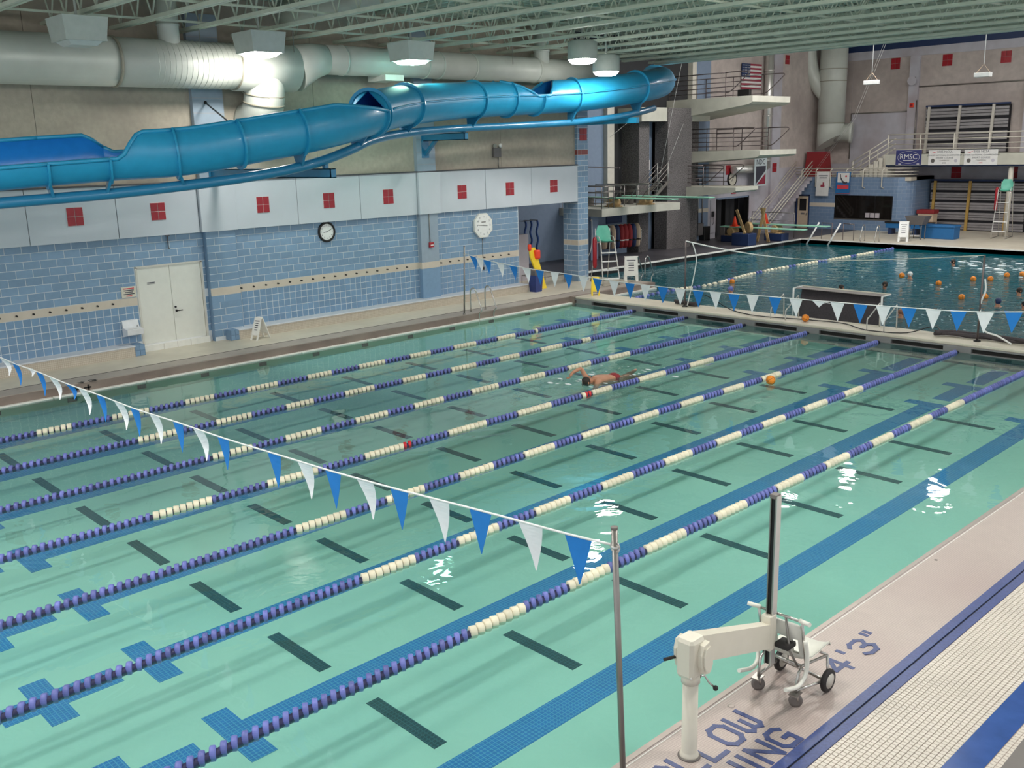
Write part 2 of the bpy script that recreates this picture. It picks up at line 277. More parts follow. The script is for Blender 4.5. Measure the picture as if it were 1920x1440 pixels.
# ---------------------------------------------------------------- decks
def deck(name, x0, x1, y0, y1, m, label, zt=ZD, zb=-1.6):
    return struct(name, MB().box(x0, x1, y0, y1, zb, zt), m, label, None, 'floor')
fl = deck('floor', -12, -.74, -4, 29.65, 'cream_deck', 'cream tiled deck along the blue block wall')
MB().box(-.74, -.10, -4, DY0, -1.0, ZD+.002).build('ledge', 'brown_ledge', fl)
MB().box(-.745, -.72, -4, DY0, ZD-.02, ZD+.006).build('joint', 'dark_gap', fl)
MB().box(-.10, -.085, -4, LEN+1.1, -.3, ZD-.02).build('ledge_face', 'brown_face', fl)
MB().box(-.10, .085, LEN+1.1, DY0, -.3, ZD+.002).build('ledge_face', 'brown_face', fl)
for k in range(13): MB().bbox(-.11, .03, -2+2.25*k, -2+2.25*k+2.23, -.05, .03, .01).build('gutter_lip', 'gutter_white', fl)
MB().box(.085, .20, 26.2, DY0-.05, -.05, .05).build('gutter_lip', 'gutter_white', fl)
deck('floor_dive_side', -12, DX, DY0, 60, 'dive_dark', 'dark tiled deck beside the diving tower')
dn = deck('floor_far', DX, DR, DY1, 60, 'cream_deck', 'beige deck at the far end of the diving pool')
MB().box(DX-.02, DR, DY1-.06, DY1+.05, ZD-.03, ZD+.012).build('edge_strip', 'gutter_white', dn)
MB().bbox(DX-.06, DX+.05, DY0, DY1, ZD-.06, ZD+.012, .01).build('edge_strip', 'gutter_white', dn)
for k in range(8): MB().box(DX+.0, DX+.012, 31.0+2.2*k, 32.6+2.2*k, 0.0, ZD-.07).build('gutter_slot', 'black_metal', dn)
# right-hand deck
XB = 19.73
rd = deck('floor_right', W, XB, -4, 48, 'mosaic_pink', 'pinkish mosaic strip of deck along the near pool edge')
MB().bbox(W-.03, W+.035, -4, LEN, ZD-.06, ZD+.008, .008).build('edge_trim', 'steel_trim', rd); MB().box(W+.05, W+.06, -4, LEN, ZD-.01, ZD+.003).build('edge_line', 'gutter_white', rd)
MB().box(XB, XB+.10, -4, 48, -1.6, ZD+.002).build('blue_line', 'line_blue', rd); MB().box(XB+.10, XB+.12, -4, 48, -1.6, ZD-.012).build('groove', 'dark_gap', rd); MB().box(XB+.12, XB+.22, -4, 48, -1.6, ZD+.002).build('blue_line', 'line_blue', rd)
ro = deck('floor_walkway', XB+.22, 26, -4, 48, 'deck_grout', 'white square tiled walkway with grey joints outside the blue line', ZD-.006)
TS = .0508; x0t = XB+.225; tm = MB().bbox(-.0225, .0225, -.0225, .0225, -.006, .006, .003).mesh('tile', 'deck_tile'); cells = []
for i in range(16):
    for j in range(230):
        x = x0t+TS*(i+.5); y = 6.2+TS*(j+.5); cells.append((abs((x-20.6))+abs(y-7.3), x, y))
cells.sort()
for d, x, y in cells[:300]: inst('tile', tm, ro, (x, y, ZD-.003))
rest = MB()
for d, x, y in cells[300:]: rest.add([(x-.0225, y-.0225, ZD-.006), (x+.0225, y-.0225, ZD-.006), (x+.0225, y+.0225, ZD-.006), (x-.0225, y+.0225, ZD-.006), (x-.021, y-.021, ZD+.003), (x+.021, y-.021, ZD+.003), (x+.021, y+.021, ZD+.003), (x-.021, y+.021, ZD+.003)], [(4,5,6,7),(0,1,5,4),(1,2,6,5),(2,3,7,6),(3,0,4,7)])
tag(rest.build('tiles', 'deck_tile', ro), kind='stuff')
xs = x0t+16*TS
MB().box(x0t, xs, 6.2+230*TS, 48, ZD-.02, ZD+.002).build('tile_field', 'mosaic_white', ro)
MB().box(x0t, 26, -4, 6.2, ZD-.02, ZD+.002).build('tile_field', 'mosaic_white', ro)
MB().box(xs, xs+.26, 6.2, 48, ZD-.02, ZD+.006).build('blue_stripe', 'stripe_blue', ro); MB().box(xs+.26, 26, 6.2, 48, ZD-.02, ZD+.002).build('tile_field', 'mosaic_white', ro)
# small metal drains set in the near deck
for (px, py, r_) in ((1371, 1324, .035), (1755, 1050, .02), (1619, 1123, .018)):
    p = onz(px, py, ZD); MB().lathe([(r_, -.01), (r_, .004), (r_*.7, .006)], (p.x, p.y, ZD)).build('deck_fitting', 'steel_trim' if r_ > .03 else 'caster_grey', rd)
# deck lettering, strokes of blue mosaic: letter cells, u along +Y, v towards the pool (-X)
STROKES = {'A': [(0,0,0,.8),(0,.8,.25,1),(.25,1,.75,1),(.75,1,1,.8),(1,.8,1,0),(0,.45,1,.45)], 'L': [(0,1,0,0),(0,0,.95,0)], 'O': [(0,.2,0,.8),(0,.8,.25,1),(.25,1,.75,1),(.75,1,1,.8),(1,.8,1,.2),(1,.2,.75,0),(.75,0,.25,0),(.25,0,0,.2)],
 'W': [(0,1,0,.15),(0,.15,.2,0),(.2,0,.5,.12),(.5,.12,.5,.6),(.5,.12,.8,0),(.8,0,1,.15),(1,.15,1,1)], 'D': [(0,0,0,1),(0,1,.7,1),(.7,1,1,.8),(1,.8,1,.2),(1,.2,.7,0),(.7,0,0,0)], 'I': [(.5,0,.5,1)], 'V': [(0,1,0,.3),(0,.3,.5,0),(.5,0,1,.3),(1,.3,1,1)],
 'N': [(0,0,0,1),(0,1,1,0),(1,0,1,1)], 'G': [(1,.85,.75,1),(.75,1,.25,1),(.25,1,0,.8),(0,.8,0,.2),(0,.2,.25,0),(.25,0,1,0),(1,0,1,.45),(1,.45,.6,.45)], 'S': [(1,.85,.75,1),(.75,1,.2,1),(.2,1,0,.8),(0,.8,.15,.55),(.15,.55,.85,.45),(.85,.45,1,.2),(1,.2,.8,0),(.8,0,.25,0),(.25,0,0,.15)], 'H': [(0,0,0,1),(1,0,1,1),(0,.5,1,.5)],
 '4': [(.7,0,.7,1),(.7,1,0,.35),(0,.35,1,.35)], '3': [(0,.85,.25,1),(.25,1,.75,1),(.75,1,1,.8),(1,.8,.75,.52),(.75,.52,.45,.52),(.75,.52,1,.25),(1,.25,.75,0),(.75,0,.25,0),(.25,0,0,.15)], "'": [(.5,.85,.5,1.1)], '"': [(.25,.85,.25,1.1),(.75,.85,.75,1.1)]}
def deck_word(word, y0, xb, hgt, wid, gap, m, parent, sw=.05, z=ZD, dirx=-1, diry=1):
    y = y0
    for ch in word:
        w_ = wid*(.35 if ch in "'I" else .6 if ch == '"' else 1)
        b = MB(); hz = 0.0
        for (u0, v0, u1, v1) in STROKES[ch]:
            hz += .0006
            p0 = Vector((xb+dirx*hgt*v0, y+diry*w_*u0, z)); p1 = Vector((xb+dirx*hgt*v1, y+diry*w_*u1, z)); t = (p1-p0).normalized()*sw*.42; b.bar(p0-t+Vector((0, 0, hz)), p1+t+Vector((0, 0, hz)), sw, .006)
        b.build('letter', m, parent); y += diry*(w_+gap)
deck_word('SHALLOW', 4.62, 19.335, .30, .20, .088, 'letter_blue', rd)
deck_word('DIVING', 5.205, 19.70, .26, .20, .085, 'letter_blue', rd)
deck_word("4'3\"", 7.86, 19.44, .25, .24, .10, 'letter_blue', rd)
# the same marks at the far-side ledge, mostly worn away, read from the other side
deck_word("43", 7.62, -.18, -.14, .16, .12, 'dark_gap', fl, .03)
b = MB(); 
for dy in (0, .3): b.box(-.086, -.08, 7.45+dy, 7.62+dy, .08, .12); b.box(-.086, -.08, 7.45+dy+.08, 7.5+dy+.08, .04, .17)
b.build('depth_mark', 'dark_gap', fl)
# ---------------------------------------------------------------- bulkhead
bh = thing('bulkhead', 'long cream-topped bulkhead with grey slotted face dividing the two pools', 'bulkhead', (9.4, 25.5, -.4))
MB().bbox(.12, 21.5, 25.0, 26.1, .17, ZD+.01, .02).build('top_slab', 'cream_deck', bh); MB().box(.1, 21.5, 25.08, 26.08, -.45, .17).build('core', 'dark_gap', bh)
mat('bulk_grey', (.22, .21, .21), .5, var=.1, nscale=2)
MB().box(.1, 21.5, 24.99, 25.08, -.45, .015).build('face_panel', 'bulk_grey', bh); MB().box(.1, 21.5, 24.985, 25.085, .13, .172).build('lip', 'bulk_grey', bh)
MB().box(-.1, .12, 24.95, 26.15, -.3, ZD).build('end_block', 'brown_face', bh)
for x in [.55]+ROPE_X+[18.5]: MB().box(x-.36, x+.36, 24.984, 25.08, .012, .14).build('face_post', 'bulk_grey', bh)
for x in LINE_X: MB().box(x-.55, x+.55, 24.975, 24.99, -.17, -.11).box(x-.19, x+.19, 24.97, 24.99, -.24, -.04).build('target_mark', 'black_tile', bh)
# ================================================================ LEFT WALL
XW = -2.6
wl = thing('wall_left', 'long left wall of glazed blue blocks, cream hook band and square blue tiles', 'wall', (XW, 10, ZD), None, 0, 'structure')
DOOR = (10.36, 12.30)                                  # opening in Y
MB().box(XW-.3, XW-.001, -4, DOOR[0], ZD, 3.42).build('backing', 'grout_light', wl); MB().box(XW-.3, XW-.001, DOOR[1], 24.9, ZD, 3.42).build('backing', 'grout_light', wl); MB().box(XW-.3, XW-.001, DOOR[0], DOOR[1], 2.574, 3.42).build('backing', 'grout_light', wl)
PIL = [(12.42, 13.34), (20.14, 20.92)]
def in_pil(y0, y1): return any(y1 > a and y0 < b for a, b in PIL)
blocks = []; bw, bhh = .4064, .2035
for r_ in range(8):
    for k in range(-8, 60):
        y0 = 4.1+bw*(k+(.5 if r_ % 2 else 0)); y1 = y0+bw; z0 = 1.76+bhh*r_
        segs = [(max(y0, -4), min(y1, 24.88))]
        if z0 < 2.55: segs = [(a, min(b_, DOOR[0]-.02)) for a, b_ in segs] + [(max(a, DOOR[1]+.02), b_) for a, b_ in segs]
        for a, b_ in PIL: segs = [s_ for t in segs for s_ in ((t[0], min(t[1], a)), (max(t[0], b_), t[1]))]
        for a, b_ in segs:
            if b_-a > .03 and y0 > 3.5: blocks.append((a, b_, z0, z0+bhh))
tiles = []
for r_ in range(5):
    for k in range(0, 108):
        y0 = 4.1+.2032*k; y1 = y0+.2032; z0 = .535+.2015*r_
        segs = [(y0, min(y1, 24.88))]; segs = [s_ for t in segs for s_ in ((t[0], min(t[1], DOOR[0]-.02)), (max(t[0], DOOR[1]+.02), t[1]))]
        for a, b_ in PIL: segs = [s_ for t in segs for s_ in ((t[0], min(t[1], a)), (max(t[0], b_), t[1]))]
        for a, b_ in segs:
            if b_-a > .03: tiles.append((a, b_, z0, z0+.2015))
_mc = {}
def piece_mesh(w_, h_, d_, m, g=.017):
    k = (round(w_, 3), round(h_, 3), m)
    if k not in _mc: _mc[k] = MB().bbox(-d_, d_*.5, -w_/2+g/2, w_/2-g/2, -h_/2+g/2, h_/2-g/2, .003).mesh('block', m)
    return _mc[k]
for lst, nm, m, nmr in ((blocks, 'block', 'block_blue', 'blocks_far'), (tiles, 'wall_tile', 'tile_blue', 'tiles_far')):
    lst.sort(key=lambda q: (q[0]+q[1])/2 if q[0] > 5.2 else 99)
    for a, b_, z0, z1 in lst[:300]: inst(nm, piece_mesh(b_-a, z1-z0, .012, m), wl, (XW, (a+b_)/2, (z0+z1)/2))
    mbx = MB()
    for a, b_, z0, z1 in lst[300:]: mbx.box(XW-.012, XW+.006, a+.0085, b_-.0085, z0+.0085, z1-.0085)
    if mbx.v: tag(mbx.build(nmr, m, wl), kind='stuff')
for y0, y1 in ((-4, DOOR[0]-.02), (PIL[0][1], PIL[1][0]), (PIL[1][1], 24.88)): MB().box(XW-.012, XW+.008, y0, y1, 1.545, 1.757).build('cream_band', 'tile_cream', wl)
for j, (y0, y1) in enumerate(PIL):                     # block pilasters
    MB().box(XW-.01, XW+.17, y0+.01, y1-.01, ZD, 3.42).build('pilaster', 'grout_light' if j == 0 else 'pier_blue', wl)
    if j == 0:
        for ys in (y0, y1): MB().box(XW-.01, XW+.165, ys-.006, ys+.006, ZD, 3.42).build('pilaster_side', 'tile_blue', wl)
        for r_ in range(15):
            z0 = .35+.2035*r_ if r_ < 6 else 1.76+.2035*(r_-6)
            if r_ >= 6 and z0 > 3.3: continue
            if r_ == 5: z0 = 1.34
            off = .4 if r_ % 2 else .25
            for a, b_ in ((y0, y0+off), (y0+off, y1)): inst('block', piece_mesh(b_-a, .2035, .012, 'block_blue'), wl, (XW+.17, (a+b_)/2, z0+.10))
        MB().box(XW-.01, XW+.18, y0-.002, y1, 1.545, 1.757).build('cream_band', 'tile_cream', wl)
    else:
        MB().box(XW-.01, XW+.178, y0-.002, y1+.002, ZD, 1.54).build('pilaster_tile', 'tile_blue', wl); MB().box(XW-.01, XW+.18, y0-.004, y1+.004, 1.545, 1.757).build('cream_band', 'tile_cream', wl)
# bench
bn = thing('trim_1', 'low mosaic bench with pale top running along the blue wall', 'bench', (-2.3, 10, ZD), None, 0, 'structure')
for y0, y1 in ((-4, 9.92), (13.0, 24.85)):
    MB().box(XW-.012, -2.12, y0, y1, ZD, .50).build('bench_body', 'mosaic_bench', bn); MB().bbox(XW-.012, -2.10, y0, y1+.02, .495, .535, .01).build('bench_top', 'bench_top', bn)
for y0, y1 in ((9.92, 10.2), (12.75, 13.0)):
    for i in range(2):
        for k in range(2): inst('block', piece_mesh(.14 if i else .14, .15, .012, 'tile_blue'), bn, (-2.115, y0+.07+.13*i, ZD+.075+.15*k))
    MB().box(XW-.012, -2.125, y0, y1, ZD, .535).build('bench_end', 'tile_blue', bn)
# double door
dr = thing('door_1', 'pale grey double door with lever handle in blue wall', 'door', (XW, 11.33, ZD), None, 0, 'structure')
for y0, y1 in ((DOOR[0]+.06, 11.325), (11.335, DOOR[1]-.06)):
    d_ = MB().bbox(XW-.05, XW-.005, y0, y1, ZD+.19, 2.535, .006).build('door_leaf', 'door_paint', dr)
MB().box(XW-.3, XW+.02, DOOR[0], DOOR[0]+.055, ZD+.1, 2.56).build('door_frame', 'door_frame', dr); MB().box(XW-.3, XW+.02, DOOR[1]-.055, DOOR[1], ZD+.1, 2.56).build('door_frame', 'door_frame', dr); MB().box(XW-.3, XW+.02, DOOR[0], DOOR[1], 2.535, 2.578).build('door_frame', 'door_frame', dr)
MB().box(XW-.3, XW+.10, DOOR[0], DOOR[1], ZD, ZD+.165).build('step', 'gutter_white', dr)
for k in range(3): MB().box(XW+.09, XW+.103, 10.9+.4*k, 10.908+.4*k, ZD, ZD+.165).build('joint', 'brown_ledge', dr)
MB().lathe([(.033, 0), (.033, .02), (.02, .03)], (XW-.006, 11.42, 1.25), (1,0,0)).cyl((XW, 11.42, 1.25), (XW+.06, 11.42, 1.25), .012).bar((XW+.055, 11.40, 1.25), (XW+.055, 11.58, 1.255), .02, .025).build('door_handle', 'black_metal', dr)
MB().lathe([(.03, 0), (.028, .025)], (XW-.006, 11.40, 1.36), (1,0,0)).build('lock', 'black_metal', dr); MB().box(XW-.005, XW+.001, 10.66, 10.88, 2.10, 2.12).box(XW-.005, XW+.0, 10.66, 10.88, 2.07, 2.08).build('door_notice', 'ink', dr)
# panel band above
tb = thing('trim_2', 'pale grey panel band with red squares above the blue blocks', 'wall panels', (XW, 10, 3.38), None, 0, 'structure')
MB().box(XW-.3, XW+.10, -4, 28.05, 3.40, 4.76).build('band_core', 'panel_edge', tb)
cuts = [-4, -1.0, 1.3, 3.6, 5.9, 7.75, 10.0, 12.30, 13.42, 15.5, 17.8, 20.10, 21.05, 23.2, 25.5, 28.03]
for a, b_ in zip(cuts[:-1], cuts[1:]):
    px = .24 if (abs(a-12.3) < .01 or abs(a-20.1) < .01) else .13
    MB().bbox(XW+.09, XW+px, a+.008, b_-.008, 3.37, 4.74, .006).build('panel', 'panel_white', tb)
MB().tube([(XW+.15, -4, 4.765), (XW+.15, 28.03, 4.765)], .022, 6).build('conduit', 'panel_edge', tb)
rt = MB().bbox(-.01, .01, -.098, .098, -.112, .112, .004).mesh('red_tile', 'tile_red')
for y, s_ in ((8.92, 1), (11.13, 1), (14.33, 1), (16.62, 1), (18.9, 1), (22.08, 1), (24.38, 1), (26.68, 1), (6.4, 1)):
    MB().box(XW+.12, XW+.136, y-.208, y+.208, 3.79, 4.255).build('square_back', 'gutter_white', tb)
    for i in (-1, 1):
        for k in (-1, 1): inst('red_tile', rt, tb, (XW+.138, y+i*.104, 4.022+k*.117))
# upper concrete wall
wu = thing('wall_left_upper', 'stained beige concrete wall above the panel band', 'wall', (XW, 10, 4.76), None, 0, 'structure')
cc = [-4, 4.2, 8.3, 12.45, 16.4, 20.2, 24.1, 28.03]
for a, b_ in zip(cc[:-1], cc[1:]): MB().box(XW-.3, XW, a+.006, b_-.006, 4.76, 9.8).build('concrete_panel', 'concrete_wall', wu)
MB().box(XW-.35, XW-.02, -4, 28.03, 4.76, 9.8).build('joint_backing', 'panel_edge', wu)
for a, b_ in ((12.42, 13.34), (20.14, 20.92)):
    MB().box(XW-.01, XW+.16, a, b_, 4.76, 9.2).build('pier', 'pier_blue', wu)
    for k in range(10): MB().box(XW+.155, XW+.163, a, b_, 5.0+.4*k, 5.008+.4*k).build('joint', 'steel_trim', wu)
# end column of the wall, glazed blocks with one red course
cl = thing('wall_column', 'blue block column with a red course and cream course past the wall end', 'column', (XW, 28.3, ZD), None, 0, 'structure')
CX0, CX1, CY0, CY1 = -3.25, -2.46, 28.03, 28.62
MB().box(CX0, CX1, CY0, CY1, ZD, 9.2).build('core', 'grout_light', cl)
for r_ in range(43):
    z0 = ZD+.01+.2035*r_; m = 'tile_cream' if r_ == 7 else 'brick_red' if r_ == 24 else 'block_blue'
    o1 = .4 if r_ % 2 else .2
    for a, b_ in ((CY0, CY0+o1), (CY0+o1, CY1)): inst('block', piece_mesh(b_-a, .2035, .012, m), cl, (CX1, (a+b_)/2, z0+.10))
    for a, b_ in ((CX0, CX0+o1), (CX0+o1, CX1)): inst('block', piece_mesh(b_-a, .2035, .012, m), cl, ((a+b_)/2, CY0, z0+.10), (0, 0, -PI/2))
for i in (-1, 1):
    for k in (-1, 1): inst('red_tile', rt, cl, (CX1+.016, 28.34+i*.104, 5.90+k*.117))
# the storage recess behind the wall end
sr = thing('wall_recess', 'dark storage recess wall behind the blue column', 'wall', (-8.6, 29, ZD), None, 0, 'structure')
MB().box(-9.0, -8.5, 22, 33.2, ZD, 9.8).build('recess_back', 'wall_bluegrey', sr); MB().box(-8.5, XW-.3, 24.6, 24.75, ZD, 3.4).build('recess_side', 'interior_shade', sr); MB().box(-8.5, XW-.3, 24.75, 28.0, 3.42, 3.5).build('recess_soffit', 'interior_shade', sr)
MB().box(-12, XW-.36, 21.9, 33.2, 9.8, 9.95).build('recess_shade_roof', 'interior_shade', sr); MB().box(-9.0, XW-.36, 21.8, 22.0, ZD, 9.8).build('recess_shade_end', 'interior_shade', sr)  # unseen roof and end wall added to keep world light out of the recess
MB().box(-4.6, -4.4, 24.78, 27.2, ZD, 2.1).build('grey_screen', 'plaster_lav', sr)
# ================================================================ CEILING
ce = struct('ceiling', MB().box(-2.9, 26, -4, 33.2, 9.75, 9.95), 'deck_paint', 'pale green metal roof deck over the lap pool', None, 'ceiling')
for k in range(87): MB().box(-2.9+.33*k, -2.9+.33*k+.12, -4, 33.2, 9.70, 9.76).build('deck_rib', 'deck_paint', ce)
JY = [7.12+1.70*k for k in range(-4, 16)]
jb = MB().bar((-2.62, -.06, 0), (26, -.06, 0), .085, .085).bar((-2.62, .06, 0), (26, .06, 0), .085, .085).mesh('bottom_chord', 'joist_paint')
jt = MB().box(-2.62, 26, -.08, .08, .9, 1.0).mesh('top_chord', 'joist_paint')
dg = [MB().tube([(0, o, .03), (s_*.45, o, .92)], .022, 6).mesh('diagonal', 'joist_paint') for s_ in (1, -1) for o in (0,)]
for y in JY:
    j = thing('joist', None, None, (0, y, 8.70)); j.parent = ce; j.location = (0-ORG[ce.name][0], y-ORG[ce.name][1], 8.70-ORG[ce.name][2])
    inst('bottom_chord', jb, j, (0, y, 8.70)); inst('top_chord', jt, j, (0, y, 8.70))
    far = MB()
    for k in range(31):
        x = -2.1+.92*k
        if 5 < y < 32 and x < 9.2:
            inst('diagonal', dg[0], j, (x, y, 8.70)); inst('diagonal', dg[1], j, (x, y, 8.70))
        else: far.tube([(x, y, 8.73), (x+.45, y, 9.62)], .022, 5).tube([(x, y, 8.73), (x-.45, y, 9.62)], .022, 5)
    tag(far.build('web', 'joist_paint', j), kind='stuff')
for x in (-1.0, 2.2, 5.6, 9.0, 13, 17): MB().bar((x, 0, 8.78), (x, 33, 8.78), .05, .05).bar((x+.25, 0, 9.6), (x+.25, 33, 9.6), .05, .05).build('bridging', 'joist_paint', ce)
MB().box(-9, 26, 33.0, 33.3, 9.0, 12.6).build('end_fascia', 'joist_paint', ce); MB().box(-2.6, 26, 32.9, 33.25, 8.62, 9.0).build('end_beam', 'joist_paint', ce)
# high roof of the diving hall
ch = struct('ceiling_dive', MB().box(-9, 26, 33.2, 60, 12.4, 12.6), 'deck_paint', 'higher roof deck over the diving hall', None, 'ceiling')
for k in range(12): MB().box(-9, 26, 34.5+2*k, 34.7+2*k, 11.9, 12.4).build('beam', 'joist_paint', ch)
# ================================================================ LAMPS
def lamp(x, y, zb, shape, on, label, grp='high-bay lamps under the joists'):
    t = thing('high_bay_lamp', label, 'ceiling lamp', (x, y, zb), grp)
    m = {'on': 'lamp_on', 'near': 'lamp_near_fill', 'hall': 'lamp_hall', 'green': 'lamp_green', 'off': 'lamp_off'}[on]
    if shape == 'box':
        MB().add([(x+sx*a, y+sy*a, z) for z, a in ((zb, .44), (zb+.5, .50)) for sx, sy in ((-1,-1),(1,-1),(1,1),(-1,1))], [(0,1,5,4),(1,2,6,5),(2,3,7,6),(3,0,4,7),(4,5,6,7)]).build('housing', 'lamp_case', t)
        MB().add([(x+sx*a, y+sy*a, z) for z, a in ((zb-.10, .28), (zb+.02, .40)) for sx, sy in ((-1,-1),(1,-1),(1,1),(-1,1))], [(3,2,1,0),(0,1,5,4),(1,2,6,5),(2,3,7,6),(3,0,4,7)]).build('lens', m, t)
        MB().box(x-.45, x+.45, y-.45, y-.40, zb-.01, zb+.03).box(x-.45, x+.45, y+.40, y+.45, zb-.01, zb+.03).box(x-.45, x-.40, y-.40, y+.40, zb-.01, zb+.03).box(x+.40, x+.45, y-.40, y+.40, zb-.01, zb+.03).build('rim', 'lamp_case', t)
    else:
        MB().lathe([(.44, 0), (.45, .02), (.45, .5), (.30, .56)], (x, y, zb), n=20).build('housing', 'lamp_case', t)
        MB().lathe([(.20, -.12), (.34, -.09), (.42, 0.0), (.3, .01)], (x, y, zb-.01), n=20).build('lens', m, t)
    MB().cyl((x, y, zb+.5), (x, y, 9.72 if y < 33 else 11.95), .03, 8).build('hanger', 'lamp_case', t)
    return t
lamp(.40, 8.45, 8.0, 'box', 'off', 'unlit square box lamp above the thick end of the duct')
lamp(.0, 13.2, 8.0, 'box', 'on', 'brightly lit square lamp beside the duct tee')
lamp(.08, 18.1, 8.0, 'box', 'green', 'square lamp glowing green above the slide tube mouth')
lamp(2.8, 22.5, 8.0, 'round', 'on', 'round lit lamp over the pool beyond the slide notch')
lamp(1.2, 25.45, 7.85, 'round', 'on', 'round lit lamp hanging just over the slide tube')
for x, y in ((12.9, 19.9), (15.0, 20.6)): lamp(x, y, 8.8, 'round', 'on', 'round lit lamp set up among the roof joists', 'lit lamps up among the joists')
for x, y in ((14.5, 12.5), (16.5, 5.0), (9.0, 3.0), (14.0, -.5), (6.0, -1.0), (21.5, 15.5), (22.0, 8.5)): lamp(x, y, 8.0, 'round', 'near', 'unseen round lamp added to brighten the near side of the pool', 'added lamps over the near side')  # these lamps are added out of view to brighten the near water and deck
for x, y in ((-1.0, 37.0), (.35, 39.8), (1.0, 44.5), (5.1, 45.5), (12, 42), (13, 50), (14, 36)): lamp(x, y, 11.3, 'round', 'hall', 'round lit lamp high in the diving hall roof', 'lamps in the diving hall roof')  # first four follow reflections in the water; last three added to brighten the hall
# ================================================================ DUCT
du = thing('air_duct', 'big pale round air duct under the roof along the left wall', 'duct', (-1.8, 14, 7.2))
DXc = -1.75
MB().tube([(DXc, -3, 7.80), (DXc, 10.05, 7.80)], .60, 28).build('pipe_section', 'duct_paint', du); MB().tube([(DXc, 10.05, 7.80), (DXc, 13.35, 7.80)], .60, 28).build('pipe_section', 'duct_paint', du)
rb = MB().lathe([(.603, -.006), (.608, 0), (.603, .006)], n=28, axis=(0,1,0)).mesh('seam', 'duct_paint')
for k in range(16): inst('seam', rb, du, (DXc, 11.0+.15*k, 7.80))
bd = MB().lathe([(.60, -.03), (.625, -.03), (.625, .03), (.60, .03)], n=28, axis=(0,1,0)).mesh('band', 'duct_band')
for y in (10.05, 13.35): inst('band', bd, du, (DXc, y, 7.80))
MB().tube([(DXc, 13.35, 7.80), (DXc, 15.2, 7.80)], .64, 28).build('tee', 'duct_paint', du)
MB().tube([(DXc, 15.2, 7.80), (DXc, 15.9, 8.05), (DXc, 16.3, 8.10)], [.64, .50, .42], 28).build('reducer', 'duct_paint', du)
MB().tube([(DXc, 16.3, 8.10), (DXc, 22.0, 8.10)], .42, 24).build('pipe_section', 'duct_paint', du); MB().tube([(DXc, 22.0, 8.10), (DXc, 28.9, 8.10)], .42, 24).build('pipe_section', 'duct_paint', du)
bs = MB().lathe([(.42, -.025), (.44, -.025), (.44, .025), (.42, .025)], n=24, axis=(0,1,0)).mesh('band', 'duct_paint')
for y in (16.9, 20.0, 20.6, 22.0, 25.0): inst('band', bs, du, (DXc, y, 8.10))
el = [(DXc, 14.25, 7.6)]
for k in range(9):
    a = PI/2*k/8; el.append((DXc-.75*(1-math.cos(a)), 14.25, 7.15-.75*math.sin(a)))
MB().tube(el+[(-2.62, 14.25, 6.40)], .56, 24).build('elbow', 'duct_paint', du)
for h in (7.1, 6.85): MB().lathe([(.56, -.02), (.585, -.02), (.585, .02), (.56, .02)], (DXc-.02-(7.15-h)*.12, 14.25, h), (.25, 0, 1), 24).build('band', 'duct_band', du)
for y in (6.75, 11.55, 25.3): MB().tube([(DXc+.1, y, 8.15), (DXc+.1, y, 9.7)], .27, 18).lathe([(.29, -.03), (.29, .03)], (DXc+.1, y, 8.75), n=18).build('riser', 'duct_paint', du)
MB().box(DXc-.5, DXc+.4, 18.2, 18.9, 7.55, 7.72).build('grille_box', 'gutter_white', du)
for y in (9.2, 12.2, 15.0, 19.0, 23.5): MB().tube([(DXc+.5, y, 8.2), (DXc+.5, y, 9.7)], .012, 5).build('hanger_rod', 'steel_dull', du)
rd2 = thing('roof_duct', 'pale round air duct lying between the roof joists', 'duct', (6, 14.6, 9.1))
MB().tube([(-1.2, 14.65, 9.22), (24, 14.65, 9.22)], .30, 18).build('pipe_section', 'duct_paint', rd2)
# ================================================================ WATER SLIDE
CP = [(-760, 385, .9), (-430, 350, 1.2), (-160, 322, 1.6), (0, 305, 1.9), (200, 290, 2.35), (340, 281, 2.9), (480, 258, 3.2), (580, 240, 3.3), (650, 224, 3.0), (700, 210, 2.3), (760, 198, 1.2), (860, 189, -.35), (1000, 183, -.7), (1080, 179, -.45), (1150, 171, -.15), (1200, 163, -.25), (1232, 157, -1.0), (1240, 152, -2.2), (1225, 146, -4.2)]
P3 = [onx(*c) for c in CP]
def catmull(P, n):
    out = []
    for i in range(len(P)-1):
        p0, p1, p2, p3 = P[max(i-1, 0)], P[i], P[i+1], P[min(i+2, len(P)-1)]
        for k in range(n):
            t = k/n; out.append(.5*((2*p1)+(p2-p0)*t+(2*p0-5*p1+4*p2-p3)*t*t+(3*p1-p0-3*p2+p3)*t**3))
    return out+[P[-1]]
NS = 10; path = catmull(P3, NS); ppx = []
for i in range(len(CP)-1): ppx += [CP[i][0]+(CP[i+1][0]-CP[i][0])*k/NS for k in range(NS)]
ppx.append(CP[-1][0]); ppx = [x if i <= 16*NS else 1240+(i-16*NS) for i, x in enumerate(ppx)]
RS = .55
def ext(px, tab):
    for (a, v0), (b_, v1) in zip(tab[:-1], tab[1:]):
        if px <= b_: return v0+(v1-v0)*max(0, min(1, (px-a)/(b_-a)))
    return tab[-1][1]
HI = [(-200, 80), (222, 80), (262, 140), (610, 140), (650, 120), (690, 95), (692, 180), (918, 180), (985, 92), (1008, 92), (1032, 180), (1300, 180)]
LO = [(-200, -140), (165, -140), (212, -95), (690, -95), (692, -180), (918, -180), (985, -98), (1008, -98), (1032, -180), (1300, -180)]
def sframe(i):
    t = path[min(i+1, len(path)-1)]-path[max(i-1, 0)]; t.normalize(); n = t.cross(Vector((0,0,1))); n.normalize()
    if i < len(path)-12 and n.x < 0: n = -n
    up = n.cross(t); up = up if up.z > 0 else -up; return path[i], t, n, up
frames = [sframe(i) for i in range(len(path))]
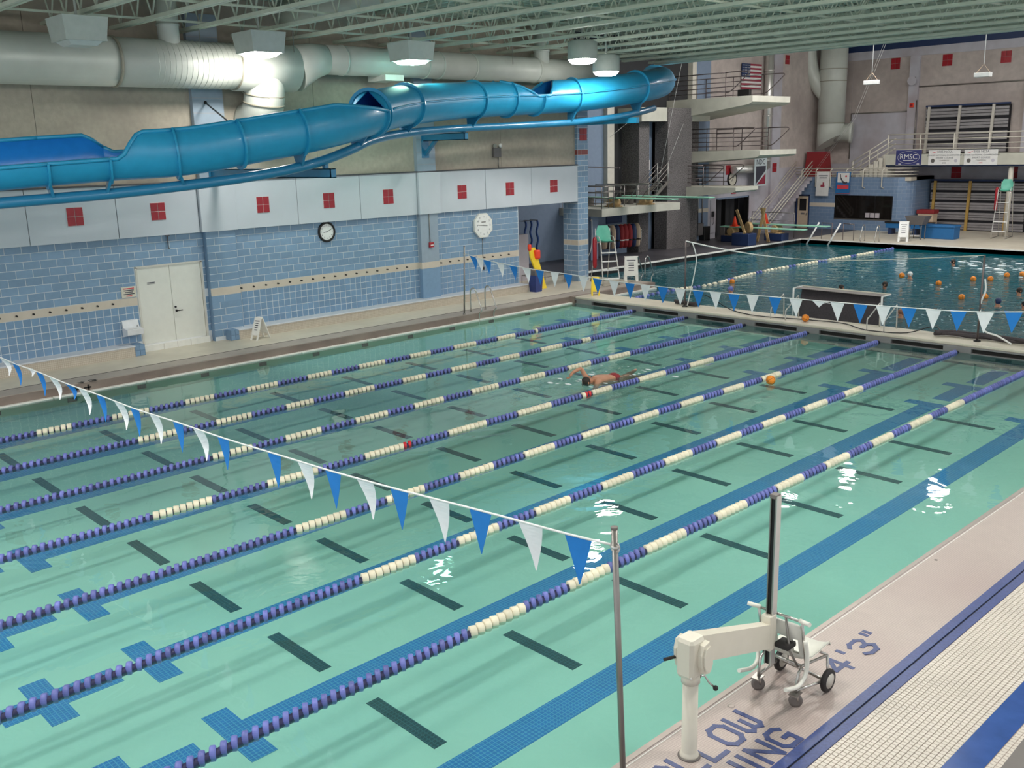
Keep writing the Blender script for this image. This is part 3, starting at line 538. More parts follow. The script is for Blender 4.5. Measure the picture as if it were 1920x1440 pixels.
for i in range(1, len(frames)):                       # keep the side vector continuous round the last bend
    c, t, n, up = frames[i]
    if n.dot(frames[i-1][2]) < 0: frames[i] = (c, t, -n, up)
def spt(i, th, r_): c, t, n, up = frames[i]; a = math.radians(th); return c+(n*math.sin(a)-up*math.cos(a))*r_
sl = thing('water_slide', 'blue fibreglass water slide, open flume below and closed tube above, on a blue pipe', 'water slide', tuple(path[60]-Vector((0, 0, 1.2))))
NA = 28
def shell(i0, i1, r_, m, name, parent):
    b = MB(); vv = []; ff = []
    for i in range(i0, i1+1):
        lo, hi = ext(ppx[i], LO), ext(ppx[i], HI)
        for k in range(NA+1): vv.append(spt(i, lo+(hi-lo)*k/NA, r_))
    for i in range(i1-i0):
        for k in range(NA): a = i*(NA+1)+k; ff.append((a, a+1, a+NA+2, a+NA+1))
    b.add(vv, ff, True); return b.build(name, m, parent)
joints = [0]
for jx in (-330, -100, 80, 205, 330, 440, 555, 690, 760, 895, 1003, 1072, 1190): joints.append(min(range(len(ppx)), key=lambda i: abs(ppx[i]-jx)))
joints.append(len(path)-1)
for a, b_ in zip(joints[:-1], joints[1:]):
    s_ = shell(a, b_, RS, 'slide_blue', 'flume_section', sl); shell(a, b_, RS-.025, 'slide_in', 'inner_skin', s_)
    # rolled lips along the open edges
    for tab, sg in ((HI, 1), (LO, -1)):
        seg = [i for i in range(a, b_+1) if abs(ext(ppx[i], tab)) < 179]
        if len(seg) > 2: MB().tube([spt(i, ext(ppx[i], tab), RS+.01) for i in seg], .045, 6).build('lip', 'slide_blue', s_)
def arc_ring(i, name='joint_flange', ang=None):
    lo, hi = ang or (ext(ppx[i], LO), ext(ppx[i], HI)); b = MB(); vv = []; ff = []; c, t, n, up = frames[i]; w_ = t*.022
    for k in range(29):
        th = lo+(hi-lo)*k/28
        for r_, d_ in ((RS-.01, -1), (RS+.075, -1), (RS+.075, 1), (RS-.01, 1)): vv.append(spt(i, th, r_)+w_*d_)
    for k in range(28):
        for q in range(4): a = k*4; ff.append((a+q, a+(q+1) % 4, a+4+(q+1) % 4, a+4+q))
    ff += [(0,1,2,3), (112,113,114,115)]
    b.add(vv, ff); return b.build(name, 'slide_blue', sl)
for i in joints[1:-1]: arc_ring(i)
arc_ring(min(range(len(ppx)), key=lambda i: abs(ppx[i]-694)), 'mouth_flange', (-180, 180)); arc_ring(min(range(len(ppx)), key=lambda i: abs(ppx[i]-940)), 'joint_flange')
for s_ in (1,): MB().tube([spt(i, 96, RS+.02) for i in range(joints[8]+2, joints[-1])], .03, 5).build('seam_flange', 'slide_blue', sl)
# hood: arched cover over the mouth of the tube
# support pipe below
pp = [(-760, 462), (-430, 426), (-160, 397), (0, 381), (200, 364), (370, 345), (500, 326), (590, 306), (655, 282), (700, 262), (760, 250), (860, 241), (1000, 234), (1080, 229), (1150, 220), (1200, 210), (1226, 203)]
pipe = catmull([onx(x, y, ext(x, [(c[0], c[2]) for c in CP])) for x, y in pp], 6)
MB().tube(pipe, .115, 12).build('support_pipe', 'slide_pipe', sl)
for jx in (80, 205, 330, 555, 665, 760, 895, 1072, 1190):
    i = min(range(len(ppx)), key=lambda k: abs(ppx[k]-jx)); c, t, n, up = frames[i]; pb = min(pipe, key=lambda p: (p.xy-c.xy).length)
    MB().prism([spt(i, -32, RS-.005)-t*.03, spt(i, 32, RS-.005)-t*.03, pb+n*.10-t*.03, pb-n*.10-t*.03], t*.06).build('hanger_plate', 'slide_pipe', sl)
# wall brackets that carry the pipe
for y, xt, z, pxx in ((12.85, 3.5, 4.98, 600), (20.5, -.35, 5.86, 860)):
    br = thing('slide_bracket', 'blue steel beam from wall pier carrying the %s of the slide' % ('open flume' if y < 15 else 'closed tube'), 'bracket', (XW, y, z-.5), 'slide brackets')
    MB().box(XW+.155, xt, y-.08, y-.06, z-.11, z+.11).box(XW+.155, xt, y-.08, y+.08, z+.09, z+.11).box(XW+.155, xt, y-.08, y+.08, z-.11, z-.09).box(xt-.02, xt, y-.08, y+.08, z-.11, z+.11).build('beam', 'slide_pipe', br)
    if y > 15: MB().bar((XW+.16, y, z-.55), (XW+.75, y, z-.08), .1, .1).build('brace', 'slide_pipe', br)
    MB().box(XW+.155, XW+.18, y-.15, y+.15, z-.65 if y > 15 else z-.2, z+.15).build('wall_plate', 'slide_pipe', br)
    pb = min(pipe, key=lambda p: abs(p.y-y)); MB().box(pb.x-.06, pb.x+.06, y-.05, y+.05, z+.1, max(pb.z, z+.15)).build('saddle', 'slide_pipe', br)
br = thing('slide_bracket', 'blue steel beam on the end column carrying the upper slide', 'bracket', (CX1, 28.3, 6.2), 'slide brackets')
zp = min(pipe, key=lambda p: abs(p.y-28.32)).z-.105; MB().box(CX1-.01, .25, 28.25, 28.4, zp-.2, zp).build('beam', 'slide_blue', br)
st = thing('slide_strut', 'thin black rod stay from the wall pier to the open flume', 'rod', (XW+.15, 12.9, 6.4)); pA = Vector((XW+.16, 12.80, 6.88)); pB = spt(min(range(len(ppx)), key=lambda k: abs(ppx[k]-480)), -95, RS)
MB().tube([pA, pB], .022, 6).build('rod', 'black_metal', st); MB().sphere(pA, .05).build('anchor', 'black_metal', st)
# ================================================================ LANE ROPES
PAT = {0: 1.62, 1: 1.62, 2: 1.62, 3: 2.0, 4: 1.58, 5: 1.60, 6: 1.63}
PH = {0: 5.6, 1: 6.9, 2: 7.3, 3: 5.22, 4: 6.5, 5: 6.16, 6: 6.15}
fl_m = {}
for c in ('blue', 'cream', 'red'):
    e_ = .034 if c == 'cream' else .004
    fl_m[c] = MB().lathe([(.030, -.046), (.066, -.045), (.075, -.036), (.075, e_), (.066, e_+.010), (.030, e_+.012)], n=10, axis=(0,1,0)).mesh('float', 'float_'+c)
fl_m['lilac'] = fl_m['blue']
ORD = ['beside the gutter wall', 'second out from the gutter wall', 'third out from the gutter wall', 'fourth out, with red floats, past the swimmer', 'fifth out, touched by the floating ball', 'second in from the lift deck', 'next to the lift deck']
for ri, x in enumerate(ROPE_X):
    t = thing('lane_rope', 'blue and cream float lane rope, ' + ORD[ri], 'lane rope', (x, 12.5, -.06), 'lane ropes in the lap pool')
    wob = random.uniform(.0, .05)
    MB().tube([(x+wob*math.sin(y*.35), y, .0) for y in np.linspace(.1, 24.98, 40)], .048, 7).build('cable', 'cable', t)  # cable fattened and coloured dark to give the shade between floats
    step = .112 if ri > 2 else .12; y = .9; k = 0
    while y < 24.9:
        c = 'blue'; ph = y-PH[ri]; half = PAT[ri]/2
        if 0 <= ph and y < 20.3 and (ph % PAT[ri]) < half: c = 'cream'
        if ri == 3 and (10.15 < y < 10.35 or 15.3 < y < 15.5): c = 'red'
        if c == 'blue' and k % 2 == 0 and ri > 3: c = 'lilac'
        inst('float', fl_m[c], t, (x+wob*math.sin(y*.35), y, .012), (0, 0, -.55 if c != 'cream' else -.4)); y += step; k += 1
# floating line in the diving pool
t = thing('lane_rope', 'slack white and blue float line drifting across the diving pool', 'lane rope', (1.0, 38, -.05)); dp = catmull([onz(px, py, 0.0) for px, py in ((1195, 559), (1262, 545), (1330, 535), (1420, 512), (1530, 492), (1625, 476), (1700, 461))], 8)
MB().tube(dp, .014, 5).build('cable', 'cable', t); acc = 0; k = 0
for p0, p1 in zip(dp[:-1], dp[1:]):
    d_ = (p1-p0); n_ = max(1, int(d_.length/.24)); ang = math.atan2(d_.y, d_.x)-PI/2
    for i in range(n_):
        p = p0+d_*(i/n_); yy = p.y; c = 'lilac' if yy < 29.8 or yy > 46 else ('cream' if (yy % 2.6) < 1.9 else 'blue'); inst('float', fl_m[c], t, p, (0, 0, ang+random.uniform(-.5, .5)), (1.1, 1.7, 1.1)); k += 1
# ================================================================ BACKSTROKE FLAGS
def pennant(parent, top, w_, h_, m, curl=0.0, skew=0.0):
    b = MB(); n = 6; vv = []; ff = []
    for i in range(n+1):
        f = i/n; ww = w_*(1-f)**(1.0+.35*abs(curl))/2+.004
        for s_ in (-1, 1): vv.append((top.x+s_*ww+skew*f*f*.12, top.y+curl*.10*math.sin(f*2.6)+s_*ww*curl*.8*f, top.z-h_*f))
    k = len(vv); vv += [(a, b__+.003, c) for a, b__, c in vv]
    for i in range(n):
        a = 2*i; ff += [(a, a+1, a+3, a+2), (k+a+2, k+a+3, k+a+1, k+a), (a, a+2, k+a+2, k+a), (a+1, k+a+1, k+a+3, a+3)]
    b.add(vv, ff); return b.build('pennant', m, parent)
def flag_line(label, Y, pts, flags, w_, h_, ends):
    t = thing('pennant_line', label, 'flag line', (ends[0].x, Y, ends[0].z), 'backstroke flag lines'); P = [ends[0]]+[ony(px, py, Y) for px, py in pts]+([ends[1]] if ends[1] is not None else []); P.sort(key=lambda p: p.x)
    P = [Vector((p.x, Y, p.z)) for p in P]; MB().tube(catmull(P, 3), .011, 5).build('cord', 'rope_white', t)
    def zat(x):
        for a, b_ in zip(P[:-1], P[1:]):
            if a.x <= x <= b_.x: return a.z+(b_.z-a.z)*(x-a.x)/max(b_.x-a.x, 1e-6)
        return P[-1].z
    for px, py, c, cu, hs in flags:
        p = ony(px, py, Y); pennant(t, Vector((p.x, Y, zat(p.x))), w_, h_*hs, 'flag_'+('blue' if c == 'b' else 'white'), cu, cu)
    return t
nf = [(1083, 1005, 'b', .1, 1), (993, 980, 'w', .4, 1), (900, 958, 'b', 0, 1), (822, 938, 'w', .4, 1), (748, 918, 'b', .1, 1), (683, 900, 'w', .6, 1), (624, 884, 'b', .1, 1), (570, 868, 'w', .5, 1), (513, 850, 'b', .2, 1), (418, 823, 'b', .2, 1), (371, 805, 'w', .7, 1), (333, 793, 'b', .2, 1), (288, 778, 'w', .6, 1), (252, 768, 'b', .3, 1), (221, 755, 'w', .8, 1), (187, 742, 'b', .4, 1), (153, 730, 'w', .8, 1), (127, 720, 'b', .8, .6), (97, 708, 'w', .9, .9), (73, 699, 'b', .5, 1), (46, 690, 'w', 1.2, .4), (27, 682, 'b', .6, 1), (3, 672, 'w', 1.0, .8)]
flag_line('blue and white pennant line tied to the pole by the pool lift', 5.0, [(1060, 1000), (900, 957), (748, 918), (624, 884), (513, 850), (418, 821), (333, 792), (252, 766), (187, 741), (127, 720), (73, 698), (3, 671)], nf, .30, .43, (Vector((18.82, 5.0, 2.35)), Vector((-.4, 5.0, 2.0))))
ff_ = []
for i, (px, py) in enumerate(((888, 487), (899, 484), (913, 488), (938, 492), (962, 498), (987, 503), (1012, 506), (1040, 511), (1065, 514), (1094, 519), (1120, 523), (1151, 527), (1181, 531), (1210, 535), (1243, 538), (1275, 542), (1309, 545), (1341, 548), (1376, 551), (1411, 554), (1453, 557), (1492, 560), (1535, 564), (1570, 567), (1613, 571), (1656, 574), (1704, 577), (1750, 580), (1797, 583), (1847, 585), (1900, 588))):
    c = 'bw'[i % 2] if i < 22 else {22: 'w', 23: 'w'}.get(i, 'bw'[i % 2]); ff_.append((px, py, c, random.choice((0, .1, .2)) if i > 5 else .5, .35 if i == 22 else 1))
flag_line('blue and white pennant line tied to the pole by the wall-side ladder', 20.0, [(x, y) for x, y, *_ in ff_[2::3]], ff_, .34, .43, (Vector((.0, 20.0, 2.21)), Vector((18.9, 20.0, 2.3))))
def flag_pole(x, y, z1, label, dz, lean=0.0):
    t = thing('flag_pole', label, 'pole', (x, y, ZD), 'flag poles')
    MB().tube([(x, y, ZD), (x-lean, y, z1)], .026, 12).build('pole', 'steel_dull', t); MB().lathe([(.05, 0), (.05, .02), (.03, .04)], (x, y, ZD)).build('base_flange', 'steel_dull', t)
    MB().lathe([(.03, -.012), (.034, 0), (.03, .012)], (x-lean*.92, y, dz)).tube([(x-lean*.92+.05*math.cos(a), y, dz+.05*math.sin(a)) for a in np.linspace(0, 2*PI, 9)], .006, 5).build('ring', 'steel_light', t)
    MB().lathe([(.029, -.01), (.029, .01)], (x-lean, y, z1)).build('cap', 'caster_grey', t)
flag_pole(18.95, 5.0, 2.50, 'grey steel flag pole standing beside the pool lift post', 2.34, .10)
flag_pole(-.42, 5.0, 2.45, 'grey steel flag pole on the wall side across from the pool lift', 2.0, 0.0)
flag_pole(-.18, 20.0, 2.45, 'grey steel flag pole beside the curved ladder rails on the wall side', 2.2, -.12)
# ================================================================ POOL LIFT
LX, LY = 19.13, 5.68; MY = 6.93; MX = ony(1443, 1200, MY).x
lf = thing('pool_lift', 'white pool lift with round post, swing arm and tall slotted steel mast', 'pool lift', (LX, LY, ZD))
zc = vz(1268, LX, LY); zt = vz(1192, LX, LY); za = (vz(1240, LX, LY)+vz(1200, LX, LY))/2
MB().lathe([(.085, 0), (.085, .03), (.072, .05), (.068, .06), (.068, zc-ZD+.02)], (LX, LY, ZD), n=24).build('post', 'lift_white', lf)
MB().lathe([(.10, -.005), (.10, .012), (.088, .014)], (LX, LY, ZD), n=20).build('base_ring', 'caster_grey', lf); MB().lathe([(.082, 0), (.082, .09)], (LX, LY, zc-.05), n=20).build('collar', 'lift_white', lf)
hd = MB().bbox(LX-.09, LX+.09, LY-.11, LY+.09, zc+.02, zt, .03).build('head_box', 'lift_white', lf)
b = MB(); prof = [(-.02, zc+.07), (.06, zc+.05), (.10, zc+.13), (.09, zt-.12), (.05, zt-.03), (-.03, zt-.05), (-.06, zt-.13), (-.05, zc+.14)]
b.prism([(LX+.09, LY+.02+u, z) for u, z in prof], (.05, 0, 0)); b.build('gear_cover', 'lift_white', hd)
b = MB(); b.prism([(LX+.14, LY+.02+u*.75, zc+.05+(z-zc-.05)*.8+.03) for u, z in prof], (.02, 0, 0)); b.build('cover_plate', 'lift_white', hd)
b = MB(); b.prism([(LX-.10, LY-.02+u*.9, z) for u, z in prof], (-.03, 0, 0)); b.build('side_plate', 'lift_white', hd)
MB().tube([(LX-.12, LY-.04, zc+.16), (LX-.13, LY-.20, zc+.19)], .015, 8).build('crank_grip', 'rubber', hd)
for dy in (-.1, .06): MB().sphere((LX+.09, LY+dy-.02, zc+.06), .012).build('bolt', 'steel_light', hd)
MB().tube([(LX+.02, LY+.06, zc-.01), (LX+.06, LY+.12, zc-.02), (LX+.09, LY+.15, zc-.09), (LX+.12, LY+.19, zc-.14)], .009, 6).build('lever', 'steel', lf); MB().sphere((LX+.125, LY+.195, zc-.145), .024).build('lever_knob', 'rubber', lf); MB().lathe([(.03, -.02), (.03, .03)], (LX+.02, LY+.055, zc-.01), (.3, 1, 0)).build('lever_hub', 'rubber', lf)
dirn = Vector((MX-LX, MY-LY, 0)).normalized(); sd = dirn.cross(Vector((0,0,1)))
zm0, zm1 = vz(1211, MX, MY), vz(1166, MX, MY)
p0 = Vector((LX, LY, 0))+dirn*.08; p1 = Vector((MX, MY, 0))-dirn*.03
b = MB(); vv = []
for p, z0, z1, w_ in ((p0, za-.12, za+.13, .06), (p1, zm0, zm1, .045)):
    for s_, z in ((-1, z0), (1, z0), (1, z1), (-1, z1)): vv.append(p+sd*w_*s_+Vector((0, 0, z)))
b.add(vv, [(3,2,1,0),(4,5,6,7),(0,1,5,4),(1,2,6,5),(2,3,7,6),(3,0,4,7)]); b.build('arm', 'lift_white', lf)
zb_, zt_ = vz(1243, MX, MY), vz(928, MX, MY)
b = MB()
for s_ in (-1, 1): b.box(MX-.032+.052*(s_ > 0)-.0, MX-.020+.052*(s_ > 0), MY-.035, MY+.035, zb_, zt_)
b.box(MX-.032, MX+.032, MY+.025, MY+.037, zb_, zt_); b.build('mast', 'steel_dull', lf)
MB().box(MX-.02, MX+.02, MY-.02, MY+.02, zb_, zt_).build('mast_slot', 'black_metal', lf); MB().bbox(MX-.037, MX+.037, MY-.04, MY+.042, zt_-.03, zt_+.012, .006).build('mast_cap', 'caster_grey', lf)
MB().box(MX+.034, MX+.042, MY-.036, MY+.038, zb_, zt_).build('mast_rail', 'steel_light', lf)
MB().bbox(MX-.055, MX+.05, MY-.075, MY+.03, vz(1214, MX, MY), vz(1150, MX, MY), .008).build('carriage', 'lift_white', lf)
# ================================================================ TRANSFER CHAIR
chr_ = thing('transfer_chair', 'white plastic transfer wheelchair on steel frame, hung at the lift mast', 'wheelchair', (19.18, 7.28, ZD))
c1 = onz(1421, 1293, ZD); c2 = onz(1491, 1325, ZD); w1 = onz(1464, 1255, ZD); w2 = onz(1551, 1296, ZD)
def caster(p, nm='caster'):
    o = MB().lathe([(.040, -.016), (.066, -.013), (.066, .013), (.040, .016)], (p.x, p.y, ZD+.066), (.6, -.8, 0), 18).build(nm, 'caster_grey', chr_)
    MB().tube([(p.x-.022, p.y, ZD+.066), (p.x-.028, p.y, ZD+.145), (p.x+.028, p.y, ZD+.145), (p.x+.022, p.y, ZD+.066)], .009, 6).build('fork', 'steel', o); MB().prism([(p.x-.045, p.y-.06, ZD+.130), (p.x+.045, p.y-.06, ZD+.130), (p.x+.045, p.y+.04, ZD+.145), (p.x-.045, p.y+.04, ZD+.145)], (0, 0, .012)).build('brake_pedal', 'steel_dull', o)
caster(c1); caster(c2)
for p in (w1, w2):
    o = MB().lathe([(.075, -.025), (.105, -.025), (.118, -.014), (.118, .014), (.105, .025), (.075, .025)], (p.x, p.y, ZD+.118), (1, 0, 0), 24).build('wheel', 'rubber', chr_)
    MB().lathe([(.014, -.040), (.076, -.026), (.076, .026), (.014, .040)], (p.x, p.y, ZD+.118), (1, 0, 0), 20).build('hub', 'wheel_hub', o)
zs = ZD+.37                                             # seat frame height
def fr(pts, nm='frame_tube', m='steel', r_=.014): return MB().tube(pts, r_, 8).build(nm, m, chr_)
fl_, fr_, bl_, br_ = Vector((w1.x+.03, w1.y+.02, zs)), Vector((w2.x-.03, w2.y+.02, zs)), Vector((c1.x+.02, c1.y+.12, zs)), Vector((c2.x-.02, c2.y+.12, zs))
for c, b_, f_, w_ in ((c1, bl_, fl_, w1), (c2, br_, fr_, w2)):
    fr([(c.x, c.y, ZD+.14), (c.x, c.y+.005, zs-.14), (c.x, c.y+.03, zs-.03), (c.x, c.y+.08, zs)] + [tuple(b_), tuple(f_)]); fr([tuple(f_), (w_.x, w_.y, ZD+.118)]); fr([(c.x, c.y, ZD+.17), (w_.x, w_.y, ZD+.13)])
fr([tuple(bl_), tuple(br_)]); fr([tuple(fl_), tuple(fr_)]); fr([(bl_.x, bl_.y, zs), (w2.x-.02, w2.y, ZD+.10)], 'cross_brace'); fr([(br_.x, br_.y, zs), (w1.x+.02, w1.y, ZD+.10)], 'cross_brace'); fr([(w1.x, w1.y, ZD+.11), (w2.x, w2.y, ZD+.11)], 'axle_tube')
# moulded shell: back rises at the mast end, seat pan runs away from it
xl, xr = c1.x-.0, c2.x+.02; yb = c1.y+.0
profile = [(yb-.01, 1.08), (yb+.03, .92), (yb+.07, .76), (yb+.12, .67), (yb+.22, .635), (yb+.40, .65), (yb+.55, .665), (yb+.58, .63)]
b = MB(); vv = []; ff = []; n = 8
for j, (y, z) in enumerate(profile):
    for k in range(n+1):
        u = k/n*2-1; e = .04*abs(u)**3; vv.append(((xl+xr)/2+(xr-xl)/2*u*(.86 if j == 0 else 1), y+(e if j < 3 else 0), z+(e if j >= 3 else -.02*abs(u)**6)))
m_ = len(vv); vv += [(x, y+(-.015 if j//(n+1) < 3 else 0), z-.015) for j, (x, y, z) in enumerate(vv)]
cell = lambda j, k: j == 1 and k in (1, 3, 4, 6)         # slots in the backrest
for j in range(len(profile)-1):
    for k in range(n):
        a = j*(n+1)+k
        if cell(j, k): continue
        ff += [(a, a+1, a+n+2, a+n+1), (m_+a+n+1, m_+a+n+2, m_+a+1, m_+a)]
for j in range(len(profile)-1):
    for a in (j*(n+1), j*(n+1)+n): ff.append((a, a+n+1, m_+a+n+1, m_+a))
for a in range(n): ff.append((a, m_+a, m_+a+1, a+1)); c = (len(profile)-1)*(n+1)+a; ff.append((c, c+1, m_+c+1, m_+c))
b.add(vv, ff, True); b.build('seat_shell', 'plastic_white', chr_)
for x, s_ in ((xl-.01, -1), (xr+.01, 1)):
    fr([(x, yb+.10, zs), (x, yb+.02, .95), (x, yb-.02, 1.13)], 'back_post', 'steel'); fr([(x-.02*s_, yb-.02, 1.135), (x+.10*s_, yb-.06, 1.15)], 'push_handle', 'plastic_white', .022)
    fr(catmull([Vector((x+.02*s_, yb+.02, .93)), Vector((x+.03*s_, yb+.05, .78)), Vector((x+.03*s_, yb+.05, .60)), Vector((x+.02*s_, yb+.0, .52)), Vector((x+.02*s_, yb-.10, .50)), Vector((x+.02*s_, yb-.30, .56))], 3), 'leg_rest', 'plastic_white', .021)
fr([(xl, yb-.02, 1.13), (xr, yb-.02, 1.13)], 'handle_bar', 'steel'); MB().bbox(MX+.05, xr-.08, MY+.0, yb+.06, .82, .87, .01).build('lift_clamp', 'rubber', chr_); fr([(xr-.16, yb-.02, 1.13), (xr-.10, yb-.03, .8), (xr-.05, yb+.05, .62)], 'strap', 'steel_dull', .012)
# ================================================================ THINGS ON THE LEFT WALL AND DECK
hk = MB().lathe([(.026, 0), (.026, .012), (.010, .02), (.010, .05), (.022, .055), (.022, .07)], axis=(1,0,0), n=10).mesh('hook', 'black_metal')
def hooks(ys, lab):
    for y in ys:
        o = bpy.data.objects.new('coat_hook', hk); COL.objects.link(o); o.location = (XW+.006, y, 1.655); tag(o, lab, 'hook', 'hooks along the cream band')
hooks([5.6+.405*k for k in range(11)][:11], 'small black peg on the cream band before the double door')
hooks([13.2+.25+.41*k for k in range(16)], 'small black peg on the cream band under the round clock')
hooks([21.1+.405*k for k in range(9)], 'small black peg on the cream band under the octagonal clock')
# round clock
t = thing('wall_clock', 'round black-rimmed white clock on the blue block wall', 'clock', (XW, 16.53, 2.73)); cz = 3.06
MB().lathe([(.31, 0), (.32, .03), (.30, .06), (.25, .05), (.25, .02)], (XW+.005, 16.53, cz), (1,0,0), 28).build('rim', 'black_metal', t); MB().lathe([(.255, 0), (.255, .01)], (XW+.02, 16.53, cz), (1,0,0), 28).build('face', 'clock_face', t)
def marks(cy, cz, r_, x, m, par, n=12, nums=True):
    for k in range(1, 13):
        a = PI/2-2*PI*k/12; p = (x, cy+r_*math.cos(a), cz+r_*math.sin(a))
        if nums: text_part('numeral', str(k), r_*.30, frame(p, (0,1,0), (0,0,1)), m, par, .001)
def hand(cy, cz, x, ang, ln, w_, m, par):
    a = PI/2-ang; MB().bar((x, cy-.15*ln*math.cos(a), cz-.15*ln*math.sin(a)), (x, cy+ln*math.cos(a), cz+ln*math.sin(a)), w_, .004, (1,0,0)).build('hand', m, par)
marks(16.53, cz, .20, XW+.032, 'ink', t); hand(16.53, cz, XW+.036, 2*PI*8.8/12, .12, .018, 'ink', t); hand(16.53, cz, XW+.038, 2*PI*11/60, .20, .012, 'ink', t)
t = thing('pace_clock', 'octagonal cream pace clock with dark numerals and hanging cord', 'clock', (XW, 23.07, 2.37)); cz = 2.80
oc = [(math.cos(PI/8+k*PI/4), math.sin(PI/8+k*PI/4)) for k in range(8)]
MB().prism([(XW+.01, 23.07+.46*a, cz+.46*b_) for a, b_ in oc], (.09, 0, 0)).build('case', 'gutter_white', t); MB().prism([(XW+.10, 23.07+.40*a, cz+.40*b_) for a, b_ in oc], (.006, 0, 0)).build('face', 'clock_face', t)
marks(23.07, cz, .31, XW+.109, 'ink', t); hand(23.07, cz, XW+.112, 2*PI*9/12+.1, .28, .022, 'steel_dull', t); hand(23.07, cz, XW+.112, 2*PI*3/12+.1, .18, .018, 'ink', t); MB().box(XW+.107, XW+.11, 22.97, 23.17, cz+.10, cz+.14).build('maker_plate', 'steel_dull', t)
MB().tube([(XW+.02, 23.07, 2.36), (XW+.015, 23.07, 1.25)], .012, 5).build('cord', 'steel_dull', t)
t = thing('wall_outlet', 'small dark outlet box below the octagonal clock cord', 'outlet', (XW, 23.07, 1.2)); MB().bbox(XW+.0, XW+.04, 23.02, 23.12, 1.2, 1.33, .008).build('box', 'steel_dull', t); MB().box(XW+.04, XW+.045, 23.04, 23.10, 1.22, 1.31).build('cover', 'black_metal', t)
# fountain, sign, fire pull, emergency light
t = thing('drinking_fountain', 'white wall-hung drinking fountain beside the double door', 'drinking fountain', (XW+.2, 10.05, .72))
MB().prism([(XW, 9.83, .72), (XW+.33, 9.83, .80), (XW+.36, 9.83, .95), (XW+.10, 9.83, .98), (XW, 9.83, 1.0)], (0, .44, 0)).build('basin', 'porcelain', t); MB().prism([(XW, 9.83, .98), (XW+.10, 9.83, .98), (XW+.05, 9.83, 1.16), (XW, 9.83, 1.18)], (0, .44, 0)).build('back_splash', 'porcelain', t)
MB().tube([(XW+.12, 10.2, .97), (XW+.14, 10.2, 1.03), (XW+.18, 10.18, 1.03)], .012, 6).build('bubbler', 'steel', t); MB().box(XW+.08, XW+.30, 9.9, 10.2, .955, .965).build('bowl', 'steel_light', t)
t = thing('wall_sign', 'cream rules sign with red and black lines on the blue wall', 'sign', (XW, 10.1, 1.78)); MB().bbox(XW+.0, XW+.03, 9.92, 10.32, 1.78, 2.07, .005).build('plate', 'sign_cream', t)
for k, (m, w_) in enumerate((('ink_red', .30), ('ink', .28), ('ink', .22), ('ink', .30), ('ink_red', .16))): MB().box(XW+.03, XW+.032, 10.12-w_/2, 10.12+w_/2, 2.01-.05*k, 2.035-.05*k).build('text_line', m, t)
t = thing('fire_alarm', 'red fire alarm box with conduit on the block pilaster', 'alarm', (XW+.18, 20.55, 2.25)); MB().bbox(XW+.178, XW+.24, 20.46, 20.66, 2.25, 2.42, .01).build('box', 'tile_red', t); MB().box(XW+.24, XW+.245, 20.5, 20.62, 2.30, 2.34).build('pull', 'gutter_white', t); MB().tube([(XW+.19, 20.52, 2.42), (XW+.19, 20.52, 3.40)], .014, 6).build('conduit', 'steel_dull', t)
t = thing('emergency_light', 'grey twin-head emergency light on the beige upper wall', 'emergency light', (XW, 23.85, 5.0)); ey, ez = 23.85, 5.15
MB().bbox(XW, XW+.12, ey-.18, ey+.18, ez, ez+.32, .015).build('case', 'bin_grey', t)
for dy in (-.1, .1): MB().lathe([(.03, 0), (.07, .06), (.07, .11)], (XW+.06, ey+dy, ez+.42), (.8, .5*(-1 if dy < 0 else 1), -.2), 12).build('lamp_head', 'steel_dull' if dy < 0 else 'clock_face', t); MB().cyl((XW+.06, ey+dy, ez+.3), (XW+.06, ey+dy, ez+.42), .012, 6).build('stem', 'steel_dull', t)
MB().tube([(XW+.03, ey+.1, ez), (XW+.03, ey+.1, 4.78)], .015, 6).build('conduit', 'steel_dull', t)
t = thing('speaker_bracket', 'short dark pipe stub hanging under the panel band near the door', 'pipe', (XW+.1, 11.35, 3.0)); MB().tube([(XW+.06, 11.35, 3.40), (XW+.06, 11.35, 3.02), (XW+.06, 11.38, 2.98)], .016, 6).build('stub', 'panel_edge', t); MB().box(XW+.02, XW+.1, 11.3, 11.4, 3.34, 3.38).build('flange', 'panel_edge', t)
# folding A-frame signs
def aframe(p, rz, h_, w_, m, label, cat='floor sign', spread=.22, text=True, grp='folding deck signs'):
    t = thing('folding_sign', label, cat, (p.x, p.y, ZD+(p.z if p.z < .1 else 0)), grp, rz)
    for s_ in (-1, 1):
        b = MB(); top, bot = h_, 0.0
        pts = lambda u, f: (u*w_/2*(1 if f < .5 else .92), s_*(spread*(1-f)+.012), h_*f)
        for u0, u1, f0, f1 in ((-1, -.62, 0, .25), (.62, 1, 0, .25), (-1, 1, .22, 1.0)):
            A = [pts(u0, f0), pts(u1, f0), pts(u1, f1), pts(u0, f1)]; b.prism(A, (0, s_*.022, 0))
        o = b.build('panel', m, t, True)
        if text:
            for k in range(5):
                f = .85-.1*k; c = pts(0, f); b2 = MB(); wk = w_*(.62 if k == 0 else .4)/2; b2.prism([(-wk, c[1]+s_*.023, c[2]-.018), (wk, c[1]+s_*.023, c[2]-.018), (wk, c[1]+s_*.019, c[2]+.018), (-wk, c[1]+s_*.019, c[2]+.018)], (0, s_*.003, 0)); b2.build('text_line', 'ink', o, True)
    MB().tube([(-w_/2, 0, h_), (w_/2, 0, h_)], .02, 6).build('hinge', m, t, True)
    return t
aframe((onz(470, 638, ZD)+onz(507, 632, ZD))/2+Vector((0, 0, 0)), .3, .62, .28, 'gutter_white', 'white folding floor sign standing against the bench by the double door', spread=.24)
aframe(onz(1182, 527, ZD)+Vector((-.05, .1, 0)), .75, .95, .55, 'gutter_white', 'white folding sign with dark lettering at the corner of the lifeguard deck', spread=.2)
